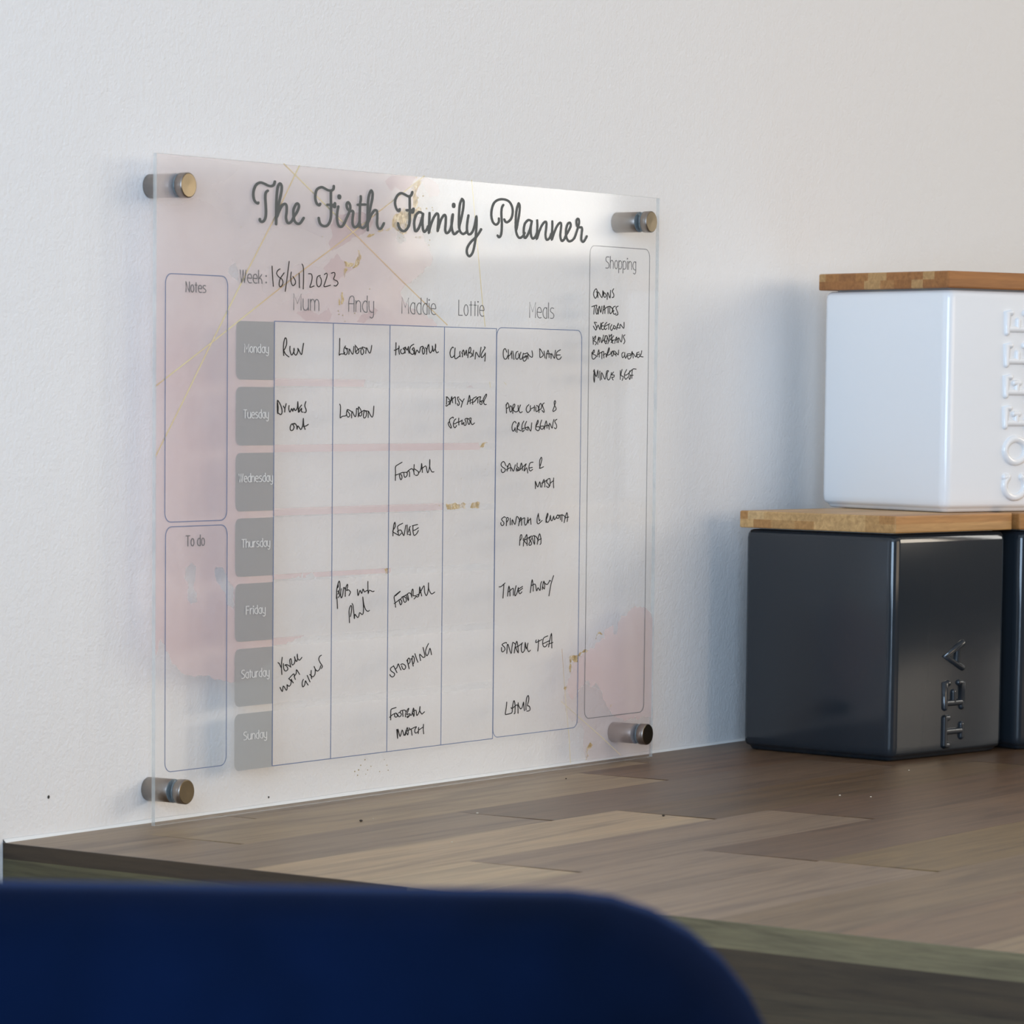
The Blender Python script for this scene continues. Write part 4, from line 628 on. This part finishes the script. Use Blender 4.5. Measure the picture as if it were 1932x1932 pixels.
# --- gold leaf print
m_gold = new_mat('gold_leaf_print', srgb('c9b78c'), 0.5)
v = coords(m_gold); n = noise_tex(m_gold, v, 480, 3, 0.6); r = ramp(m_gold, n.outputs[0], [(0.35, srgb('a38a58')), (0.52, srgb('cdb485')), (0.66, srgb('e8dab8'))])
lk(m_gold, r.outputs[0], bsdf(m_gold).inputs['Base Color'])
n2 = noise_tex(m_gold, v, 160, 4, 0.7); r2 = ramp(m_gold, n2.outputs[0], [(0.38, (0.30,) * 3), (0.52, (0.95,) * 3)]); see_through(m_gold, r2.outputs[0])
for k, lp in enumerate(parse(GOLD_PATCHES)): filled('gold_fleck', [lp], m_gold, 16.25 if k < 9 else 16.45, 0.7, 50 + k, step=.7)
vs, fs = [], []
for t in GOLD_DOTS.split():
    x, y, r_ = (int(q) for q in t.split(',')); b = len(vs)
    for k in range(10): vs.append(P(x / 10 + 1.5 * r_ / 100 * math.cos(PI * k / 5), y / 10 + r_ / 100 * math.sin(PI * k / 5), 16.5))
    fs.append(tuple(range(b, b + 10)))
m_goldd = new_mat('gold_dot_print', srgb('a39572'), 0.5)
from_py('gold_speckles', vs, fs, m_goldd, planner, kind='stuff')
m_goldl = new_mat('gold_line_print', srgb('d8c6a4'), 0.5)
v = coords(m_goldl); n = noise_tex(m_goldl, v, 11, 2); r = ramp(m_goldl, n.outputs[0], [(0.42, srgb('cdb08c')), (0.58, srgb('ddd2a6'))]); lk(m_goldl, r.outputs[0], bsdf(m_goldl).inputs['Base Color'])
for k, st in enumerate(parse(GOLD_LINES)):
    vs, fs = [], []; ribbon(vs, fs, st, 0.52 if k in (0, 1, 2) else (0.4 if k == 3 else 0.26), 16.30, KX, False, False)
    from_py('gold_line', vs, fs, m_goldl, planner)

# ------------------------------------------------------------ stand-off fixings
m_steel = new_mat('brushed_steel', srgb('9a928b'), 0.33, 1.0)
v = coords(m_steel, (1, 1, 1)); n = noise_tex(m_steel, v, 900, 2); r = ramp(m_steel, n.outputs[0], [(0.3, (.3,) * 3), (0.7, (.42,) * 3)]); lk(m_steel, r.outputs[0], bsdf(m_steel).inputs['Roughness'])
m_cap = new_mat('brushed_cap', srgb('6e6453'), 0.28, 1.0)
bsdf(m_cap).inputs['Anisotropic'].default_value = 0.0
m_wash_r = new_mat('clear_washer', srgb('8a979c'), 0.15, spec=0.7); see_through(m_wash_r, 0.55)
def standoff(x, z, label):
    t = empty('standoff_fixing', (x * MM, 0, z * MM), 0, label, 'wall fixing', 'steel stand-off fixings at the planner corners')
    b = lathe([(0, .05), (5.2, .05), (5.35, .25), (5.35, 14.2), (5.1, 14.45), (3.2, 14.5), (3.0, 14.95), (0, 14.95)], 48)
    bmesh.ops.scale(b, vec=(MM,) * 3, verts=b.verts[:]); from_bm('barrel', b, m_steel, t, True)
    w_ = lathe([(2.0, 17.06), (5.3, 17.06), (5.42, 17.2), (5.42, 17.75), (5.3, 17.9), (2.0, 17.9)], 48)
    bmesh.ops.scale(w_, vec=(MM,) * 3, verts=w_.verts[:]); from_bm('washer', w_, m_wash_r, t, True)
    w2 = lathe([(2.0, 14.5), (5.3, 14.5), (5.4, 14.6), (5.4, 14.85), (5.3, 14.97), (2.0, 14.97)], 48)
    bmesh.ops.scale(w2, vec=(MM,) * 3, verts=w2.verts[:]); from_bm('washer', w2, m_wash_r, t, True)
    c = lathe([(1.5, 17.92), (5.1, 17.92), (5.6, 18.3), (5.62, 21.7), (5.35, 22.1), (5.1, 22.2), (0, 22.12)], 48)
    bmesh.ops.scale(c, vec=(MM,) * 3, verts=c.verts[:]); o = from_bm('cap', c, m_cap, t, True)
    for p_ in o.data.polygons:
        if abs(p_.normal.y) > .9: p_.use_smooth = False
    o.data.materials.append(m_steel)
    for p_ in o.data.polygons:
        if abs(p_.normal.y) < .9: p_.material_index = 1
for x, z, s in ((16.1, 284.8, 'steel stand-off fixing holding the planner at its upper left corner'), (404.2, 285.0, 'steel stand-off fixing at the upper right corner of the planner'),
                (16.1, 15.4, 'steel stand-off fixing at the lower left corner of the planner, just above the worktop'), (407.0, 14.3, 'steel stand-off fixing with dark cap face at the lower right corner of the planner')):
    standoff(x, z, s)

# ------------------------------------------------------------ storage canisters
def glaze(name, c, rough):
    m = new_mat(name, c, rough, spec=0.5); v = coords(m); n = noise_tex(m, v, 18, 3); bump(m, n.outputs[0], 0.08, 0.002); return m
m_white = glaze('white_glaze', (0.84, 0.84, 0.84), 0.16)
m_dark = glaze('slate_glaze', srgb('23292f'), 0.13)
m_bam = new_mat('bamboo', (0.5, 0.3, 0.15), 0.5)
oi = nd(m_bam, 'ShaderNodeObjectInfo'); v = coords(m_bam, (12, 160, 160)); n = noise_tex(m_bam, v, 2.2, 5, 0.6, 0.6)
r = ramp(m_bam, n.outputs[0], [(0.3, (0.72, 0.68, 0.62)), (0.7, (1.12, 1.12, 1.12))])
xx = nd(m_bam, 'ShaderNodeMix', data_type='RGBA', blend_type='MULTIPLY'); xx.inputs['Factor'].default_value = 1
lk(m_bam, oi.outputs['Color'], xx.inputs['A']); lk(m_bam, r.outputs[0], xx.inputs['B']); lk(m_bam, xx.outputs['Result'], bsdf(m_bam).inputs['Base Color'])
m_seal = new_mat('lid_seal', (0.7, 0.7, 0.68), 0.5)
def rsq(s, rad, inset, z, n=7):
    """rounded square, front corner at origin, sides along +x (right face) and +y (left face)"""
    o = []; a = inset; b = s - inset; rad = max(rad - inset * 0.6, 0.5)
    for cx, cy, a0 in ((b - rad, b - rad, 0), (a + rad, b - rad, 90), (a + rad, a + rad, 180), (b - rad, a + rad, 270)):
        for k in range(n + 1):
            t = math.radians(a0 + 90 * k / n); o.append(Vector((cx + rad * math.cos(t), cy + rad * math.sin(t), z)) * MM)
    return o
def loft(rings, close=True):
    bm = bmesh.new(); R_ = [[bm.verts.new(p_) for p_ in r_] for r_ in rings]; n = len(R_[0])
    for a, b in zip(R_, R_[1:]):
        for k in range(n): bm.faces.new((a[k], a[(k + 1) % n], b[(k + 1) % n], b[k]))
    if close: bm.faces.new(R_[0][::-1]); bm.faces.new(R_[-1])
    return bm
def letter_strokes(ch):
    if ch == 'T': return [[(.0, 1), (.9, 1)], [(0, 1), (0, .8)], [(.9, 1), (.9, .8)], [(.45, 1), (.45, 0)], [(.25, 0), (.65, 0)]]
    if ch == 'E': return [[(.15, 0), (.15, 1)], [(0, 1), (.8, 1), (.8, .82)], [(0, 0), (.8, 0), (.8, .2)], [(.15, .5), (.5, .5)]]
    if ch == 'F': return [[(.15, 0), (.15, 1)], [(0, 1), (.8, 1), (.8, .8)], [(0, 0), (.35, 0)], [(.15, .5), (.55, .5)], [(.55, .62), (.55, .38)]]
    if ch == 'A': return [[(.1, 0), (.48, 1), (.86, 0)], [(.27, .33), (.7, .33)]]
    if ch == 'O': return [ell(.45, .5, .42, .5, 0, 360, 20)]
    if ch == 'C': return [ell(.45, .5, .42, .5, 42, 318, 16), [(.76, .83), (.76, .98)]]
def raised(bm, pts, sw, h):
    """rounded raised bead; pts as (a, z) on the right face, a along +x, outward is -y"""
    seg = 7; q = [Vector(p_) for p_ in pts]; n = len(q); rings = []
    cl = (q[0] - q[-1]).length < 1e-6
    for i in range(n):
        t = (q[min(i + 1, n - 1)] - q[max(i - 1, 0)])
        if cl and i in (0, n - 1): t = q[1] - q[n - 2]
        t.normalize(); nn = Vector((-t.y, t.x))
        sc_ = 1.0
        if 0 < i < n - 1:
            t2 = (q[i + 1] - q[i]).normalized(); sc_ = 1 / max(.7, nn.dot(Vector((-t2.y, t2.x))))
        rings.append([bm.verts.new(Vector((q[i].x + nn.x * math.cos(PI * k / (seg - 1)) * sw / 2 * sc_, -h * math.sin(PI * k / (seg - 1)) ** .8 + .06, q[i].y + nn.y * math.cos(PI * k / (seg - 1)) * sw / 2 * sc_)) * MM) for k in range(seg)])
    for a, b in zip(rings, rings[1:]):
        for k in range(seg - 1): bm.faces.new((a[k], a[k + 1], b[k + 1], b[k]))
    if not cl:
        for p_ in (q[0], q[-1]):
            m_ = Matrix.Translation(Vector((p_.x, .06, p_.y)) * MM) @ Matrix.Diagonal((1, h / (sw / 2), 1, 1))
            bmesh.ops.create_uvsphere(bm, u_segments=12, v_segments=8, radius=sw / 2 * MM, matrix=m_)
def canister(x, y, z, th, s, H, mat, text, a_cap, a_base, zs, label, lid_cols, rim, seed):
    t = empty('canister', (x * MM, y * MM, z * MM), th, label, 'canister', 'square ceramic kitchen canisters with bamboo lids')
    R0 = 5.5
    prof = [(5.0, 0.1), (3.6, .5), (2.9, 1.6), (2.4, 2.4), (.9, 3.1), (.25, 4.6), (0, 7.5)] + [(0, 7.5 + (H - 15) * k / 3) for k in (1, 2)] + [(0, H - 5), (.35, H - 2.6), (1.3, H - 1.0), (2.8, H - .35), (8, H - .25)]
    body = from_bm('body', loft([rsq(s, R0, i_, z_) for i_, z_ in prof]), mat, t, True)
    if text:
        cap = a_base - a_cap
        for ch, (z0, z1) in zip(text, zs):
            bm = bmesh.new(); sw = 3.6 if ch != 'O' and ch != 'C' else 4.2
            for st in letter_strokes(ch):
                pts = [(a_base - v_ * (cap - sw) - sw / 2, z0 + sw / 2 + u_ / .9 * (z1 - z0 - sw)) for u_, v_ in st]
                raised(bm, pts, sw, 1.9)
            bmesh.ops.recalc_face_normals(bm, faces=bm.faces[:])
            from_bm('raised_letter', bm, mat, body, True, label='raised letter ' + ch)
    # lid: two crossed layers of bamboo strips on a sealed plug
    g = 0.35; LT = 9.3
    lid = from_bm('lid', loft([rsq(s, 4, 6, H - .2), rsq(s, 4, 6, H + g + .15)]), m_seal, t, False)
    rnd = random.Random(seed); ov = 1.7; zb = H + g; zm = zb + LT * .52; zt = zb + LT
    c0, c1 = -ov, s + ov
    for (za, zc, widths) in ((zb, zm, [7, 13, 9, 14, 11, 13, 16, 12, 20]), (zm, zt, [11, 9, 17, 12, 15, 10, 14, 11, 20])):
        p_ = c0
        for i, wd in enumerate(widths):
            q = c1 if i == len(widths) - 1 else min(p_ + wd * 106 / 104, c1)
            bm = box_bm(c0 * MM, c1 * MM, p_ * MM, q * MM, za * MM, zc * MM)
            # ease the outer edges of the lid only
            ed = []
            for e_ in bm.edges:
                mid = (e_.verts[0].co + e_.verts[1].co) / 2 / MM
                outer = [abs(mid.x - c0) < .01 or abs(mid.x - c1) < .01, (abs(mid.y - c0) < .01) or (abs(mid.y - c1) < .01), (abs(mid.z - zb) < .01) or (abs(mid.z - zt) < .01)]
                if sum(outer) >= 2: ed.append(e_)
            if ed: bmesh.ops.bevel(bm, geom=ed, offset=.8 * MM, segments=2, affect='EDGES', profile=.5)
            o = from_bm('bamboo_strip', bm, m_bam, lid)
            cc = srgb(lid_cols[rnd.randrange(len(lid_cols))]); k = rnd.uniform(.9, 1.1); o.color = (*[c_ * k for c_ in cc], 1)
            p_ = q
    return t
lc = ['c29a66', 'b98e59', 'cda876', 'b58650', 'c9a06a', 'ad7d49']
lcd = ['a8733d', '9c6634', 'b98a55', 'a06a38', 'ad7a45', 'be945f']
canister(484.0, -127.2, 0, -0.1504, 103.3, 121.9, m_dark, 'TEA', 45.5, 64.5, [(4.5, 23), (25, 43.5), (44.5, 64)], 'slate grey ceramic canister lettered TEA, with bamboo lid, on the worktop', lc, None, 3)
canister(591.0, -147.6, 0, -0.45, 103.3, 121.9, m_dark, None, 0, 0, [], 'unlettered slate grey canister with bamboo lid, right of the TEA canister', lcd, None, 5)
canister(552.0, -120.8, 131.62, -0.34, 103.3, 122.0, m_white, 'COFFEE', 42.5, 62.5, [(5.5, 23.5), (25, 43), (45.5, 60.5), (62.5, 77.5), (79.5, 95), (97, 113)], 'white ceramic canister lettered COFFEE, stacked on top of the slate canisters', lcd, None, 8)

# ------------------------------------------------------------ navy velvet bar chair in the foreground
m_vel = new_mat('navy_velvet', srgb('050d20'), 0.9, spec=0.05)
bsdf(m_vel).inputs['Sheen Weight'].default_value = 0.10
bsdf(m_vel).inputs['Sheen Roughness'].default_value = 0.35
bsdf(m_vel).inputs['Sheen Tint'].default_value = (0.12, 0.25, 0.7, 1)
v = coords(m_vel); n = noise_tex(m_vel, v, 14, 3); r = ramp(m_vel, n.outputs[0], [(0.3, srgb('00081a')), (0.7, srgb('02102b'))]); lk(m_vel, r.outputs[0], bsdf(m_vel).inputs['Base Color'])
m_leg = new_mat('black_steel_leg', (0.02, 0.02, 0.022), 0.4, 1.0)
fh = Vector((0.8312, 0.5560, 0)); rh = Vector((0.5560, -0.8312, 0))
cc = CAM + fh * 0.80 - rh * 0.172
chair = empty('bar_chair', (cc.x, cc.y, RZ0), math.atan2(fh.y, fh.x), 'navy blue velvet bar chair with rounded backrest, blurred in the foreground', 'chair')
def rounded_slab(wy, h, rad, thick, z0, bulge=0.0, lean=0.0, tilt=0.0):
    """upright cushion in local y-z, thickness along x, top corners rounded"""
    pts = []
    for cy, cz, a0 in ((wy / 2 - rad, h - rad, 0), (-wy / 2 + rad, h - rad, 90)):
        for k in range(9): a = math.radians(a0 + 90 * k / 8); pts.append((cy + rad * math.cos(a), cz + rad * math.sin(a)))
    for k in range(1, 8): pts.append((-wy / 2 + 0.012 * 0, h - rad - (h - rad) * k / 7.0))
    for k in range(1, 7): pts.append((-wy / 2 + wy * k / 6, 0))
    for k in range(1, 7): pts.append((wy / 2, (h - rad) * k / 7.0))
    cxy = Vector((0, h * .5)); rings = []
    e = thick / 2
    for ins, x in ((.16, -e * .93), (.06, -e), (.025, -e * .9), (.008, -e * .65), (0, -e * .3), (0, e * .3), (.008, e * .65), (.025, e * .9), (.06, e), (.16, e * .93)):
        rg_ = []
        for (y_, z_) in pts:
            d_ = Vector((y_, z_)) - cxy; L_n = d_.length; k = (L_n - min(ins, L_n * .95)) / L_n
            yy = d_.x * k; zz = cxy.y + d_.y * k
            xx_ = x + bulge * (yy / (wy / 2)) ** 2 - lean * zz
            rg_.append(Vector((xx_, yy, z0 + zz + tilt * yy - .006 * (abs(yy) / (wy / 2)) ** 2)))
        rings.append(rg_)
    return loft(rings)
SH = 0.672            # seat height above the floor
bk = rounded_slab(0.46, 0.335, 0.046, 0.055, SH - 0.01 - 0.0, 0.035, 0.05, 0.006)
for v_ in bk.verts: v_.co.x += -0.02
bmesh.ops.recalc_face_normals(bk, faces=bk.faces[:])
back = from_bm('backrest', bk, m_vel, chair, True)
# piping seam round the back
seat = box_bm(0.02, 0.43, -0.215, 0.215, SH - 0.09, SH, 0.035, 4); from_bm('seat', seat, m_vel, chair, True)
def tube(p0, p1, r0, r1, seg=14):
    bm = bmesh.new(); p0 = Vector(p0); p1 = Vector(p1); d = (p1 - p0).normalized(); a = d.orthogonal().normalized(); b = d.cross(a)
    A = [bm.verts.new(p0 + (a * math.cos(2 * PI * k / seg) + b * math.sin(2 * PI * k / seg)) * r0) for k in range(seg)]
    B = [bm.verts.new(p1 + (a * math.cos(2 * PI * k / seg) + b * math.sin(2 * PI * k / seg)) * r1) for k in range(seg)]
    for k in range(seg): bm.faces.new((A[k], A[(k + 1) % seg], B[(k + 1) % seg], B[k]))
    bm.faces.new(A[::-1]); bm.faces.new(B); bmesh.ops.recalc_face_normals(bm, faces=bm.faces[:]); return bm
for sx_ in (0, 1):
    for sy_ in (-1, 1):
        from_bm('leg', tube((.07 + .3 * sx_, .17 * sy_, SH - .085), (.02 + .4 * sx_, .22 * sy_, 0.0), .014, .010), m_leg, chair, True)
from_bm('footrest', tube((.385, -.19, .25), (.385, .19, .25), .009, .009), m_leg, chair, True)
from_bm('back_support', tube((.05, 0, SH - .05), (-.03, 0, SH + .08), .012, .012), m_leg, chair, True)
